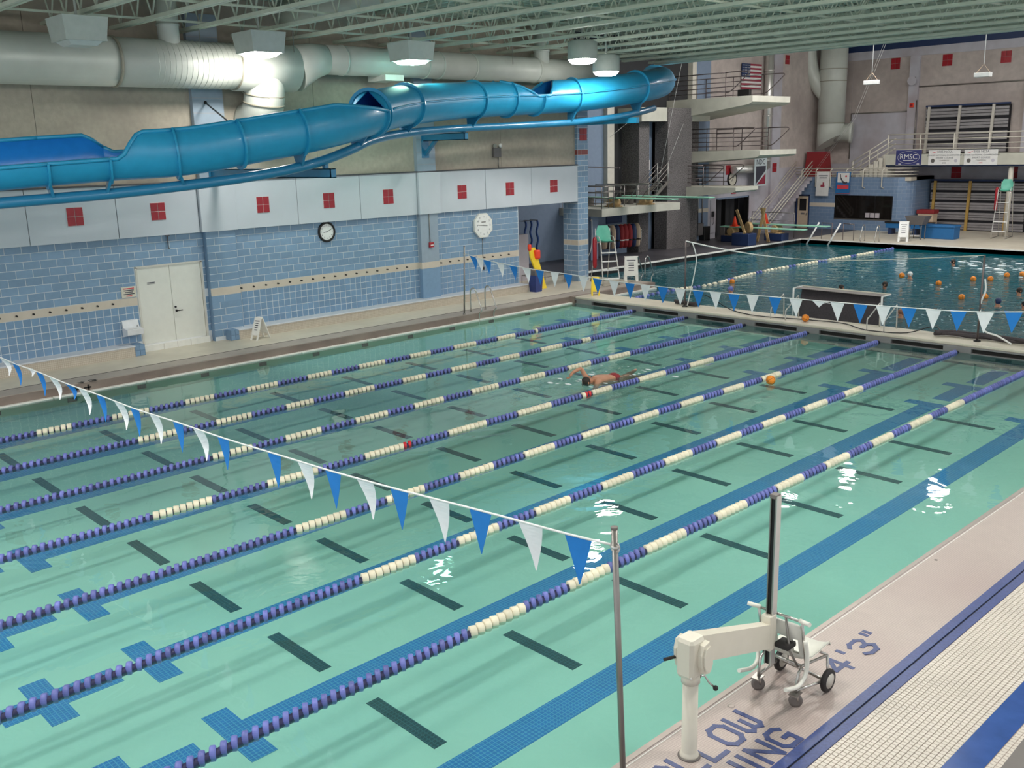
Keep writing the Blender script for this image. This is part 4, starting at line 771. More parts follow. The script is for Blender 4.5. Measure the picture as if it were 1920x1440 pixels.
aframe(Vector((.42, 25.75, .012)), .75, .62, .30, 'yellow', 'yellow folding caution sign at the wall end of the bulkhead', text=False, spread=.2)
# grab rails by the wall
def rail_pair(p0, p1, label, hgt=.8, toward=(1, 0, 0)):
    t = thing('pool_ladder', label, 'ladder', tuple((p0+p1)/2)); d = Vector(toward)
    for p in (p0, p1):
        pts = [p+Vector((0, 0, 0)), p+Vector((0, 0, hgt*.75)), p+d*.04+Vector((0, 0, hgt*.93)), p+d*.14+Vector((0, 0, hgt)), p+d*.25+Vector((0, 0, hgt*.92)), p+d*.34+Vector((0, 0, hgt*.7)), p+d*.50+Vector((0, 0, hgt*.25)), p+d*.52+Vector((0, 0, hgt*.1)), p+d*.42+Vector((0, 0, -.02)), p+d*.40+Vector((0, 0, -.3))]
        MB().tube(catmull(pts, 3), .022, 8).build('hand_rail', 'steel', t); MB().lathe([(.045, 0), (.045, .012)], tuple(p)).build('flange', 'steel_dull', t)
    return t
rail_pair(Vector((-.42, 20.5, ZD)), Vector((-.42, 21.15, ZD)), 'curved steel ladder rails at the wall-side pool edge')
rail_pair(onz(1148, 527, ZD)+Vector((.15, 1.2, 0)), onz(1165, 527, ZD)+Vector((.15, 1.3, 0)), 'curved steel ladder rails behind the white sign at the diving pool', .85, (0, 1, 0))
# blue bin, yellow backboard, lifeguard chair
t = thing('waste_bin', 'tall blue waste bin with grey lid at the end of the wall', 'bin', (-1.95, 25.05, ZD)); bx, by = -1.95, 25.1
MB().add([(bx+sx*a, by+sy*a, z) for z, a in ((ZD, .16), (ZD+.62, .2)) for sx, sy in ((-1,-1),(1,-1),(1,1),(-1,1))], [(3,2,1,0),(4,5,6,7),(0,1,5,4),(1,2,6,5),(2,3,7,6),(3,0,4,7)]).build('bucket', 'bin_blue', t); MB().bbox(bx-.22, bx+.22, by-.22, by+.22, ZD+.62, ZD+.80, .03).build('lid', 'bin_grey', t); MB().box(bx+.22, bx+.225, by-.12, by+.12, ZD+.66, ZD+.74).build('flap', 'rubber', t)
t = thing('spine_board', 'yellow spine board with orange head blocks leaning by the wall end', 'rescue board', (-2.75, 25.6, ZD))
MB().prism([(-2.3, 25.75, ZD), (-2.3, 25.98, ZD), (-2.62, 25.70, ZD+1.55), (-2.62, 25.42, ZD+1.55), (-2.55, 25.40, ZD+1.2)], (.05, .02, 0)).build('board', 'yellow', t); MB().bbox(-2.66, -2.4, 25.62, 25.88, ZD+1.12, ZD+1.45, .05).build('head_block', 'cone_orange', t); MB().bbox(-2.66, -2.52, 25.38, 25.52, ZD+1.45, ZD+1.68, .04).build('head_strap', 'cone_orange', t)
def guard_chair(o, rz, label, seat=1.55, tube_=True):
    t = thing('lifeguard_chair', label, 'lifeguard chair', tuple(o), 'lifeguard chairs', rz); w_ = .29
    for s_ in (-1, 1):
        MB().tube(catmull([Vector((s_*(w_+.06), -.75, 0)), Vector((s_*w_, -.36, seat*.85)), Vector((s_*w_, -.28, seat+.02)), Vector((s_*w_, -.15, seat+.06)), Vector((s_*w_, .25, seat))], 3), .024, 8).build('front_leg', 'steel_light', t, True)
        MB().tube([(s_*(w_+.06), .75, 0), (s_*w_, .28, seat), (s_*w_, .30, seat+.55)], .02, 8).build('rear_leg', 'steel_light', t, True)
        MB().tube([(s_*(w_+.06), -.75, .02), (s_*(w_+.06), .75, .02)], .016, 6).build('base_rail', 'steel_dull', t, True); MB().tube([(s_*w_, -.3, seat+.06), (s_*w_, -.1, seat+.25), (s_*w_, .3, seat+.27)], .018, 6).build('arm_rail', 'steel_light', t, True)
    for k in range(4):
        f = .16+.21*k; y = -.75+.39*f*1.05; z = seat*f; MB().bbox(-w_-.02, w_+.02, y-.05, y+.07, z-.02, z+.02, .008).build('step', 'clock_face', t, True)
    MB().tube([(-w_-.06, .75, .02), (w_+.06, .75, .02)], .016, 6).build('base_rail', 'steel_dull', t, True)
    b = MB(); pr = [(.34, seat+.66), (.28, seat+.45), (.22, seat+.16), (.12, seat+.06), (-.10, seat+.05), (-.32, seat+.10)]; vv = []; ff = []
    for y, z in pr:
        for k in range(7): u = k/3-1; vv.append((u*(w_-.01)*(.7 if z > seat+.6 else 1), y+(-.05*abs(u)**2 if z > seat+.1 else 0), z+(.04*abs(u)**2 if z <= seat+.1 else 0)))
    for j in range(5):
        for k in range(6): a = j*7+k; ff.append((a, a+1, a+8, a+7))
    n_ = len(vv); vv += [(x, y+.018, z-.018) for x, y, z in vv]; ff += [tuple(n_+i for i in reversed(f)) for f in ff]; b.add(vv, ff, True); b.build('seat', 'seat_green', t, True)
    if tube_: MB().tube([(-w_-.13, .02, seat-.95), (-w_-.13, .02, seat-.85), (-w_-.13, .02, seat+.15), (-w_-.13, .02, seat+.25)], [.05, .085, .085, .05], 10).build('rescue_tube', 'tile_red', t, True)
    return t
guard_chair((-1.35, 28.35, ZD), 1.05, 'green-seated lifeguard chair with red rescue tube beside the block column')
p = onz(1872, 447, ZD); guard_chair((p.x, p.y+.4, ZD), .12, 'green-seated lifeguard chair on the far deck under the balcony', 2.35)
t = thing('equipment_cart', 'low grey steel cart frame on the deck behind the blue bin', 'cart', (-3.3, 27.0, ZD))
for x in (-3.9, -2.8):
    for y in (26.3, 27.6): MB().tube([(x, y, ZD), (x, y, ZD+.32)], .015, 6).build('leg', 'steel_dull', t)
MB().tube([(-3.9, 26.3, ZD+.32), (-2.8, 26.3, ZD+.32), (-2.8, 27.6, ZD+.32), (-3.9, 27.6, ZD+.32)], .016, 6, closed=True).build('frame', 'steel_dull', t)
t = thing('storage_tub', 'dark grey tub on the floor of the storage recess', 'tub', (-5.4, 26.9, ZD)); MB().lathe([(.3, 0), (.36, .55), (.40, .58), (.40, .62), (.33, .60)], (-5.4, 26.9, ZD), n=14).build('bucket', 'bin_grey', t); MB().lathe([(.40, .6), (.38, .66)], (-5.4, 26.9, ZD), n=14).build('lid', 'black_metal', t)
for k, (dy, m) in enumerate(((0, 'hose_blue'), (.35, 'hose_blue'), (.75, 'hose_blue'))):
    t = thing('vacuum_hose', 'blue coiled vacuum hose hanging in the storage recess', 'hose', (-7.8, 31.2+dy, ZD+.1), 'blue hoses in the recess'); b = MB(); pts = [(-8.0, 30.6+dy+.05*math.sin(a*.9), ZD+2.0-.10*a) for a in np.linspace(0, 17, 40)]; b.tube(pts, .05, 6); b.build('hose', m, t); MB().lathe([(.02, 0), (.02, .5)], (-8.46, 30.6+dy, ZD+2.0), (1,0,0), 6).build('peg', 'steel_dull', t)
# ================================================================ BULKHEAD GEAR
ZB = ZD+.01
def net_post(x, y, z1, label):
    t = thing('net_post', label, 'pole', (x, y, ZB), 'ball net posts'); MB().tube([(x, y, ZB), (x, y, z1)], .028, 8).build('pole', 'rail_dark', t); MB().lathe([(.09, 0), (.09, .02), (.04, .05)], (x, y, ZB)).build('base_plate', 'black_metal', t); return t
pl = onz(1284, 575, ZB); pr_ = onz(1832, 640, ZB); zl = vz(452, pl.x, pl.y); zr = vz(479, pr_.x, pr_.y)
net_post(pl.x, pl.y, zl, 'thin brown ball-net post at the wall half of the bulkhead'); net_post(pr_.x, pr_.y, zr, 'thin brown ball-net post at the far half of the bulkhead near the goal')
t = thing('ball_net_line', 'sagging white top cord of the lowered ball net between two posts', 'cord', (pl.x, pl.y, zl-.3)); P = []
for k in range(25):
    f = k/24; P.append((pl.x+(pr_.x-pl.x)*f, pl.y+(pr_.y-pl.y)*f, zl+(zr-zl)*f-.45*math.sin(PI*f)*(1-.4*f)))
MB().tube(P[:11], [.022]*6+[.018]*3+[.012]*2, 6).build('cord_thick', 'rope_white', t); MB().tube(P[10:], .010, 5).build('cord_thin', 'sign_cream', t)
MB().tube(catmull([Vector((pl.x+.25, pl.y, zl-.02)), Vector((pl.x+.42, pl.y, zl-.5)), Vector((pl.x+.36, pl.y, zl-1.0)), Vector((pl.x+.22, pl.y, zl-1.6)), Vector((pl.x+.22, pl.y, ZB+.55)), Vector((pl.x+.1, pl.y, ZB+.05))], 4), .02, 6).build('strap', 'rope_white', t); MB().tube(catmull([Vector((pr_.x+.06, pr_.y, zr-.6)), Vector((pr_.x+.1, pr_.y, zr-.9)), Vector((pr_.x, pr_.y, zr-1.3)), Vector((pr_.x+.12, pr_.y, zr-1.9)), Vector((pr_.x+.5, pr_.y, ZB+.2)), Vector((pr_.x+.85, pr_.y, ZB+.03))], 4), .024, 6).build('strap', 'rope_white', t)
def net_pile(pts, label, r_=.03, z=ZB):
    t = thing('folded_net', label, 'net', tuple(pts[0])); 
    for k in range(4): MB().tube(catmull([Vector((p.x+random.uniform(-.08, .08), p.y+random.uniform(-.07, .07), z+r_+.01+.02*k)) for p in pts], 4), r_, 5).build('strand', 'net_dark', t)
net_pile([onz(1270, 570, ZB), onz(1285, 572, ZB), onz(1302, 575, ZB), onz(1312, 574, ZB)], 'small heap of dark folded net at the foot of the post near the wall', .045)
net_pile([onz(x, y, ZB)+Vector((0, .2, 0)) for x, y in ((1750, 632), (1780, 633), (1815, 637), (1850, 640), (1885, 645), (1925, 650))], 'long dark roll of folded net lying along the bulkhead', .05)
t = thing('black_cable', 'thin black cable wandering along the top of the bulkhead', 'cable', tuple(onz(1312, 573, ZB))); MB().tube(catmull([onz(x, y, ZB)+Vector((0, 0, .03+h)) for x, y, h in ((1312, 573, 0), (1316, 566, .2), (1335, 568, .12), (1370, 582, 0), (1420, 594, 0), (1510, 601, 0), (1580, 608, 0), (1612, 618, 0), (1640, 623, 0), (1700, 626, 0), (1750, 622, .12), (1766, 630, .05))], 5), .016, 5).build('line', 'black_metal', t)
for p, lab in ((onz(1445, 597, ZB), 'steel grab rail on the bulkhead beside the goal end'), (onz(1625, 618, ZB), 'slanted steel grab rail on the bulkhead in front of the goal')):
    t = thing('grab_rail', lab, 'rail', tuple(p), 'bulkhead grab rails')
    for dx in (0, .5): MB().tube(catmull([p+Vector((dx, 0, 0)), p+Vector((dx, 0, .28)), p+Vector((dx+.02, .08, .36)), p+Vector((dx+.05, .5, .62)), p+Vector((dx+.05, .62, .62)), p+Vector((dx+.05, .66, .0))], 3), .02, 6).build('rail', 'steel_light', t)
# goal
gA = onz(1478, 598, .0)+Vector((0, .25, 0)); gB = Vector((gA.x+2.95, gA.y-.1, 0)); gz = .95
g = thing('water_polo_goal', 'floating goal with dark grey back panel and white tube frame behind the bulkhead', 'goal', (gA.x, gA.y, -.05)); d_ = Vector((0, .55, 0))
MB().tube([gA+Vector((0, 0, -.05)), gA+Vector((0, 0, gz))], .03, 8).build('post', 'clock_face', g); MB().tube([gB+Vector((0, 0, -.05)), gB+Vector((0, 0, gz))], .03, 8).build('post', 'clock_face', g)
for q in (gA, gB): MB().tube([q+Vector((0, 0, gz)), q+d_+Vector((0, 0, gz))], .025, 6).build('side_bar', 'clock_face', g)
MB().tube([gA+d_+Vector((0, 0, gz)), gB+d_+Vector((0, 0, gz))], .03, 8).build('crossbar', 'sign_cream', g)
MB().add([gA+d_*.6+Vector((.1, 0, gz-.05)), gB+d_*.6+Vector((-.1, 0, gz-.05)), gB+d_*.2+Vector((-.1, 0, -.02)), gA+d_*.2+Vector((.1, 0, -.02)), gA+d_*.65+Vector((.1, 0, gz-.05)), gB+d_*.65+Vector((-.1, 0, gz-.05)), gB+d_*.25+Vector((-.1, 0, -.02)), gA+d_*.25+Vector((.1, 0, -.02))], [(0,1,2,3),(7,6,5,4),(0,4,5,1),(3,2,6,7),(0,3,7,4),(1,5,6,2)]).build('back_panel', 'net_dark', g)
MB().prism([gA+Vector((0, .1, gz-.02)), gB+Vector((0, .1, gz-.02)), gB+d_+Vector((0, 0, gz-.02)), gA+d_+Vector((0, 0, gz-.02))], (0, 0, .015)).build('top_panel', 'caster_grey', g)
m_ = (gA+gB)/2+Vector((-.35, .08, gz*.62)); MB().tube([m_+Vector((-.35, 0, -.1)), m_, m_+Vector((.3, 0, -.03))], .012, 5).build('net_tie', 'rope_white', g)
MB().box(gA.x, gB.x, gA.y+.02, gA.y+.25, -.06, .02).build('float_bar', 'clock_face', g)
# ================================================================ BALLS
bm_ = MB().sphere((0, 0, 0), .11, 18, 10).mesh('ball', 'ball_orange')
sm_ = MB()
for ax in ((0, 1), (0, 2), (1, 2)):
    pts = []
    for k in range(24):
        a = 2*PI*k/24; v = [0, 0, 0]; v[ax[0]] = .1105*math.cos(a); v[ax[1]] = .1105*math.sin(a); pts.append(v)
    sm_.tube(pts, .0035, 4, closed=True)
seam_m = sm_.mesh('seam', 'ball_seam')
def ball(p, label, grp=None):
    t = thing('polo_ball', label, 'ball', tuple(p), grp); a = inst('ball_skin', bm_, t, p, (random.random()*3, random.random()*3, 0)); inst('seam', seam_m, t, p, a.rotation_euler[:])
ball(onz(1445, 714, .05)+Vector((0, 0, .02)), 'orange ball floating against a lane rope in the lap pool'); ball(onz(1510, 603, ZB)+Vector((0, 0, .11)), 'orange ball resting on top of the bulkhead')
ball(onz(1373, 528, .05), 'orange ball floating beside the white float line')
for px, py, lab in ((1760, 531, 'orange ball alone in open water between goal and net post'), (1825, 523, 'orange ball floating right behind the far net post'), (1857, 523, 'orange ball just past the far net post strap, beside another'), (1888, 516, 'orange ball floating at the near edge of the white splash'), (1917, 514, 'orange ball floating inside the white splash'), (1803, 557, 'orange ball just short of the far net post, toward the goal'), (1847, 556, 'orange ball beside the strap of the far net post, close to the bulkhead')): ball(onz(px, py, .06), lab, 'balls in the diving pool')
p = onz(1690, 530, .0); ball(Vector((p.x, p.y, .28)), 'orange ball held just above the water by a swimmer')
# ================================================================ SWIMMERS
def skin_body(name, V, E, R, m, parent=None, sub=2):
    me = bpy.data.meshes.new(name); me.from_pydata([tuple(v) for v in V], E, []); o = bpy.data.objects.new(name, me); COL.objects.link(o)
    md = o.modifiers.new('skin', 'SKIN'); md.use_smooth_shade = True; sv = me.skin_vertices[0].data if me.skin_vertices else None
    if sv is None:
        bpy.context.view_layer.objects.active = o; bpy.ops.mesh.customdata_skin_add(); sv = me.skin_vertices[0].data
    for i, r_ in enumerate(R): sv[i].radius = (r_, r_) if not isinstance(r_, tuple) else r_; sv[i].use_root = (i == 0)
    o.modifiers.new('sub', 'SUBSURF').levels = sub; o.modifiers['sub'].render_levels = sub
    bpy.context.view_layer.update(); me2 = bpy.data.meshes.new_from_object(o.evaluated_get(bpy.context.evaluated_depsgraph_get())); bpy.data.objects.remove(o); me2.name = name; me2.materials.clear(); me2.materials.append(MAT(m)); me2.polygons.foreach_set('use_smooth', [True]*len(me2.polygons))
    o = bpy.data.objects.new(name, me2); COL.objects.link(o)
    if parent: o.parent = parent; g = ORG[parent.name]; me2.transform(Matrix.Translation((-g[0], -g[1], -g[2])))
    return o
def head_parts(c, fwd, m_hair, t, r_=.105, cap=False):
    fwd = Vector(fwd).normalized(); up = Vector((0, 0, 1)); sd_ = fwd.cross(up).normalized()
    b = MB(); b.sphere(tuple(c-fwd*.012+up*.018), r_*1.06, 12, 8, (1, 1, 1.08)); 
    for i, v in enumerate(b.v):                          # hair or cap leaves the face free
        q = Vector(v)-c
        if q.dot(fwd) > .02 and q.z < .05: b.v[i] = tuple(c+q*.82)
    b.build('swim_cap' if cap else 'hair', m_hair, t)
    for s_ in (-1, 1): MB().sphere(tuple(c+fwd*r_*.88+sd_*s_*.036+up*.008), .013, 6, 4).build('eye', 'ink', t); MB().sphere(tuple(c+sd_*s_*r_*.93), .022, 6, 4, (1, 1, 1.5)).build('ear', 'skin', t)
    MB().prism([c+fwd*r_*.9+up*.02, c+fwd*r_*.9+sd_*.014-up*.025, c+fwd*r_*.9-sd_*.014-up*.025], fwd*.022).build('nose', 'skin', t); MB().bar(c+fwd*r_*.93-up*.052-sd_*.02, c+fwd*r_*.93-up*.052+sd_*.02, .006, .008).build('mouth', 'ink_red', t)
# front-crawl swimmer in the lap pool, heading towards the near end, right arm over the water
c = onz(1118, 714, .0); sw_c = c.copy(); fw = Vector((-.05, -1, 0)).normalized(); sdv = Vector((1, 0, 0))
t = thing('person', 'front-crawl swimmer with bent arm over the water between lane ropes', 'person', (c.x, c.y, -.2))
H = lambda f, s_, z: c+fw*f+sdv*s_+Vector((0, 0, z))
V = [H(-.62, 0, -.06), H(-.35, 0, -.03), H(-.05, 0, .0), H(.14, 0, .02), H(.30, 0, .02), H(.40, 0, .01),
     H(.12, -.20, .06), H(.20, -.30, .30), H(.48, -.30, .24), H(.58, -.29, .16),
     H(.16, .19, .0), H(.38, .26, -.16), H(.60, .24, -.28), H(-.70, -.11, -.08), H(-1.05, -.12, -.12), H(-1.40, -.12, -.05), H(-1.58, -.12, .0), H(-.70, .11, -.08), H(-1.05, .12, -.06), H(-1.42, .12, -.14), H(-1.6, .12, -.14)]
E_ = [(0,1),(1,2),(2,3),(3,4),(4,5),(2,6),(6,7),(7,8),(8,9),(2,10),(10,11),(11,12),(0,13),(13,14),(14,15),(15,16),(0,17),(17,18),(18,19),(19,20)]
R = [.15, .14, .17, .06, .10, .08, .07, .052, .04, .035, .07, .05, .04, .09, .07, .05, .03, .09, .07, .05, .03]
skin_body('body', V, E_, R, 'skin', t)
for k in range(5):                                        # fingers of the lifted hand
    q = H(.60, -.33+.02*k, .15); MB().tube([q, q+fw*(.05 if k == 0 else .085-.01*abs(k-2))+Vector((0, 0, -.02))], .009, 5).build('finger', 'skin', t)
head_parts(H(.36, 0, .02), fw+Vector((0, 0, -.4)), 'hair', t, .105)
MB().sphere(tuple(H(-.60, 0, -.04)), .17, 12, 8, (1.05, 1.1, .8)).build('swim_shorts', 'red_cloth', t)
# people in the diving pool: head and shoulders at the surface, arms in the water
def bather(px, py, face, m_hair, label, cap=False, skin='skin', arms=(.5, .5), up_arm=False, lean=0.0):
    c = onz(px, py, .10); f = Vector((math.cos(face), math.sin(face), 0)); s_ = Vector((0, 0, 1)).cross(f); t = thing('person', label, 'person', (c.x, c.y, -.6), 'bathers in the diving pool'); Z = Vector((0, 0, 1)); c = Vector((c.x, c.y, .13))
    V = [c-Z*.75-f*lean, c-Z*.45-f*lean*.6, c-Z*.22, c-Z*.10, c, c+Z*.06, c-Z*.22+s_*.19, c-Z*.30+s_*.32+f*.18*arms[0]*2, c-Z*.20+s_*.30+f*.42*arms[0]*2, c-Z*.22-s_*.19, c-Z*.30-s_*.32+f*.18*arms[1]*2, c-Z*.20-s_*.30+f*.42*arms[1]*2, c-Z*1.1-f*lean*1.4+s_*.1, c-Z*1.4-f*lean*2+s_*.1, c-Z*1.1-f*lean*1.4-s_*.1, c-Z*1.4-f*lean*2-s_*.1]
    if up_arm: V[7] = c-Z*.05+s_*.32+f*.1; V[8] = c+Z*.20+s_*.34+f*.15
    skin_body('body', V, [(0,1),(1,2),(2,3),(3,4),(4,5),(2,6),(6,7),(7,8),(2,9),(9,10),(10,11),(0,12),(12,13),(0,14),(14,15)], [.14, .15, .14, .055, .095, .07, .06, .045, .035, .06, .045, .035, .08, .05, .08, .05], skin, t, 1)
    hp = c+f*.01+Z*.03; head_parts(hp, f, m_hair, t, .10, cap)
    for k in range(5):
        q = V[8]; MB().tube([q, q+f*(.06+.01*(2-abs(k-2)))+s_*(.015*(k-2))+(Z*.03 if up_arm else -Z*.01)], .009, 5).build('finger', skin, t)
bather(1787, 494, -2.4, 'hair', 'dark-haired swimmer low in the water far from the bulkhead', skin='skin_dark', lean=.5)
bather(1706, 518, -1.6, 'clock_face', 'bather in a white cap beside the lifted ball', True, up_arm=False)
bather(1659, 537, -2.6, 'hair', 'dark-haired bather near the goal in open water', skin='skin_dark')
bather(1911, 549, -2.2, 'hair', 'bather with both arms bent in the water beyond two balls', arms=(.8, .8))
bather(1871, 569, 2.6, 'navy', 'bather in a navy cap swimming on the front', True, lean=.8)
bather(1370, 546, -1.2, 'float_blue', 'bather in a purple cap between float line and bulkhead', True)
bather(1921, 575, -2.0, 'black_metal', 'bather in a black cap close to the folded net', True)
bather(1689, 590, -1.8, 'skin_dark', 'bather with raised arm just behind the goal post', False, up_arm=True)
bather(1577, 543, -1.7, 'hair', 'dark-haired bather just beyond the goal crossbar', skin='skin_dark')
# white water: thin raised froth flecks
def froth(px, py, z, sx, sy, n, label, size=.10, keep_off=()):
    b = MB(); c = onz(px, py, z); rr = random.Random(px)
    for k in range(n):
        x, y = c.x+rr.gauss(0, sx), c.y+rr.gauss(0, sy); s_ = size*rr.uniform(.4, 1.3)
        if any(x0-s_ < x < x1+s_ and y0-s_ < y < y1+s_ for x0, x1, y0, y1 in keep_off): continue      # froth lies round ropes, bodies and balls
        b.sphere((x, y, z+.004), s_, 7, 4, (1.0, rr.uniform(.3, .6), .10))
    tag(b.build('splash', 'foam', None), label, 'splash', None, 'stuff')
froth(1140, 706, 0, .55, .8, 46, 'white splash trailing behind the front-crawl swimmer', .085, [(ROPE_X[3]-.13, ROPE_X[3]+.13, 0, 25), (sw_c.x-.22, sw_c.x+.22, sw_c.y-.5, sw_c.y+1.1)])
froth(1890, 500, 0, 1.6, 1.2, 80, 'white splash kicked up by a swimmer at the far side of the diving pool', .16, [(q.x-.12, q.x+.12, q.y-.12, q.y+.12) for q in (onz(1888, 516, .06), onz(1917, 514, .06), onz(1857, 523, .06), onz(1825, 523, .06))]+[(onz(1787, 494, .1).x-.4, onz(1787, 494, .1).x+.4, onz(1787, 494, .1).y-.4, onz(1787, 494, .1).y+.4)])
froth(1740, 590, 0, 2.6, .9, 70, 'scattered white flecks on the diving pool near the bulkhead', .045); froth(1700, 536, 0, 1.5, 1.2, 16, 'a few white flecks around the bathers', .07)
# ================================================================ DIVING HALL: WALLS
XL, YF = -8.5, 58.0
wd = thing('wall_dive_left', 'side wall of the diving hall with blue panels, pale piers and stained plaster', 'wall', (XL, 45, ZD), None, 0, 'structure')
def seg(y0, y1, z0, z1, m, nm='wall_panel', x=XL, par=wd, d=.3): return MB().box(x-d, x, y0, y1, z0, z1).build(nm, m, par)
seg(33.2, 36.55, ZD, 12.4, 'wall_bluegrey'); seg(36.55, 37.05, ZD, 12.4, 'white_pier', 'pier', XL+.25, wd, .55); seg(37.05, 43.3, ZD, 12.4, 'interior_shade'); seg(43.3, 43.65, ZD, 12.4, 'white_pier', 'pier', XL+.3, wd, .6)
seg(43.65, 45.35, ZD, 12.4, 'wall_bluegrey', 'blue_panel'); seg(45.35, 46.1, ZD, 3.9, 'plaster_lav'); seg(46.1, 49.4, 2.42, 3.9, 'plaster_lav'); seg(49.4, YF, ZD, 3.9, 'plaster_lav'); seg(45.35, YF, 3.9, 12.4, 'far_con', 'concrete_panel'); MB().box(XL-.8, XL-.7, 44, 54, ZD, 2.9).build('doorway_shade', 'interior_shade', wd)  # near-black sheet behind the opening stands for its unlit depth
MB().box(XL, XL+.03, 43.9, 45.35, 1.75, 1.96).build('cream_band', 'tile_cream', wd)
for y in (51.9,): MB().box(XL, XL+.14, y-.45, y+.45, ZD, 12.4).build('pier', 'plaster_lav', wd)
for y, z in ((47.2, 3.95), (51.8, 3.95), (53.0, 10.1)):
    for i in (-1, 1):
        for k in (-1, 1): inst('red_tile', rt, wd, (XL+.02+(.14 if 51 < y < 52.5 else 0), y+i*.115, z+k*.13), (0, 0, 0), (1, 1.12, 1.12))
dd = thing('door_2', 'dark open double doorway under the diving platforms', 'door', (XL, 47.7, ZD), None, 0, 'structure')
for y0, y1 in ((46.12, 46.22), (49.28, 49.4), (47.0, 47.05), (48.3, 48.36)): MB().box(XL-.25, XL+.02, y0, y1, ZD, 2.42).build('door_frame', 'black_metal', dd)
MB().box(XL-.25, XL+.02, 46.1, 49.4, 2.36, 2.45).build('door_frame', 'wall_bluegrey', dd)
MB().bbox(XL-.02, XL+.05, 45.55, 46.05, .55, 2.35, .01).build('open_leaf', 'plaster_lav', dd)
t = thing('exit_sign', 'small red exit sign above the dark doorway', 'exit sign', (XL, 47.75, 2.62)); MB().bbox(XL, XL+.08, 47.55, 47.95, 2.62, 2.85, .01).build('case', 'ink_red', t); text_part('lettering', 'EXIT', .16, frame((XL+.083, 47.75, 2.735), (0, 1, 0), (0, 0, 1)), 'clock_face', t)
sp = thing('steel_pipe', 'thick bright vertical pipe running up the diving hall wall', 'pipe', (XL+.35, 50.6, 3.9)); MB().tube([(XL+.32, 50.6, 3.95), (XL+.32, 50.6, 11.88)], .24, 16).build('pipe', 'steel_light', sp)
for z in (4.4, 6.9, 9.4): MB().lathe([(.27, -.04), (.27, .04)], (XL+.32, 50.6, z)).build('collar', 'steel_light', sp)
MB().tube([(XL+.32, 50.6, 4.05), (XL+.32, 49.8, 3.95), (XL+.32, 47.3, 3.95)], .22, 14).build('elbow', 'steel_light', sp)
for y in (44.35, 44.75): MB().tube([(XL+.05, y, 1.0), (XL+.05, y, 3.6)], .03, 6).build('conduit', 'steel_dull', wd)
t = thing('electric_box', 'grey electrical cabinet at the foot of the blue panel', 'cabinet', (XL+.2, 44.6, ZD)); MB().bbox(XL-.005, XL+.28, 44.1, 44.6, ZD+.3, ZD+.95, .02).build('case', 'bin_grey', t); MB().bbox(XL-.005, XL+.36, 44.55, 45.1, ZD, ZD+.75, .02).build('lower_case', 'black_metal', t)
t = thing('wall_phone', 'small dark wall phone beside the dark doorway', 'phone', (XL+.05, 45.7, 1.5)); MB().bbox(XL+.05, XL+.14, 45.62, 45.8, 1.45, 1.75, .02).build('body', 'black_metal', t); MB().tube([(XL+.12, 45.7, 1.45), (XL+.14, 45.74, 1.2), (XL+.12, 45.68, 1.0)], .012, 5).build('cord', 'black_metal', t)
t = thing('wall_clock', 'small round clock with dark rim above the platform by the doorway', 'clock', (XL, 47.55, 3.2)); kz = 3.44; MB().lathe([(.42, 0), (.42, .1), (.34, .08)], (XL, 47.55, kz), (1,0,0), 22).build('rim', 'black_metal', t); MB().lathe([(.345, 0), (.345, .012)], (XL+.085, 47.55, kz), (1,0,0), 22).build('face', 'sign_cream', t); hand(47.55, kz, XL+.105, .6, .24, .03, 'ink', t); hand(47.55, kz, XL+.105, 3.9, .16, .035, 'ink', t)
# stars and stripes
fg = thing('national_flag', 'striped flag with dark blue canton hanging on the diving hall wall', 'flag', (XL+.1, 49.2, 8.4)); fy0, fy1, fz0, fz1 = 48.15, 50.15, 8.35, 9.72
for k in range(13):
    z1 = fz1-(fz1-fz0)*k/13; MB().box(XL+.08, XL+.10, fy0 if k > 6 else fy0+.85, fy1, z1-(fz1-fz0)/13, z1).build('stripe', 'flag_stripe' if k % 2 == 0 else 'banner_white', fg)
MB().box(XL+.08, XL+.10, fy0, fy0+.85, fz1-(fz1-fz0)*7/13, fz1).build('canton', 'navy', fg)
sm2 = MB().lathe([(.028, 0), (.028, .003)], axis=(1,0,0), n=5).mesh('star', 'banner_white')
for r_ in range(5):
    for c_ in range(6): inst('star', sm2, fg, (XL+.10, fy0+.10+.13*c_, fz1-.09-.13*r_))
nb = thing('team_banner', 'white hanging banner with black and red diagonal emblem over the doorway', 'banner', (XL+.2, 49.6, 3.3)); ny0, ny1, nz0, nz1 = 48.9, 50.2, 2.98, 4.6; bx_ = XL+.62
MB().box(bx_-.01, bx_+.01, ny0, ny1, nz0, nz1).build('cloth', 'teal_sign', nb); MB().prism([(bx_+.011, ny0+.18, nz0+.12), (bx_+.011, ny0+.18, nz1-.5), (bx_+.011, ny1-.12, nz1-.5), (bx_+.011, ny1-.12, nz1-.75)], (.004, 0, 0)).build('emblem_black', 'ink', nb); MB().prism([(bx_+.011, ny0+.28, nz0+.1), (bx_+.011, ny1-.12, nz0+.1), (bx_+.011, ny1-.12, nz1-.92)], (.004, 0, 0)).build('emblem_red', 'flag_stripe', nb)
text_part('lettering', 'NDC', .42, frame((bx_+.013, (ny0+ny1)/2, nz1-.28), (0, 1, 0), (0, 0, 1)), 'ink', nb); MB().tube([(bx_, 47.6, 4.95), (bx_, ny0, 4.6), (bx_, ny1, 4.6), (bx_, 51.4, 4.95)], .012, 5).build('cord', 'rope_white', nb)
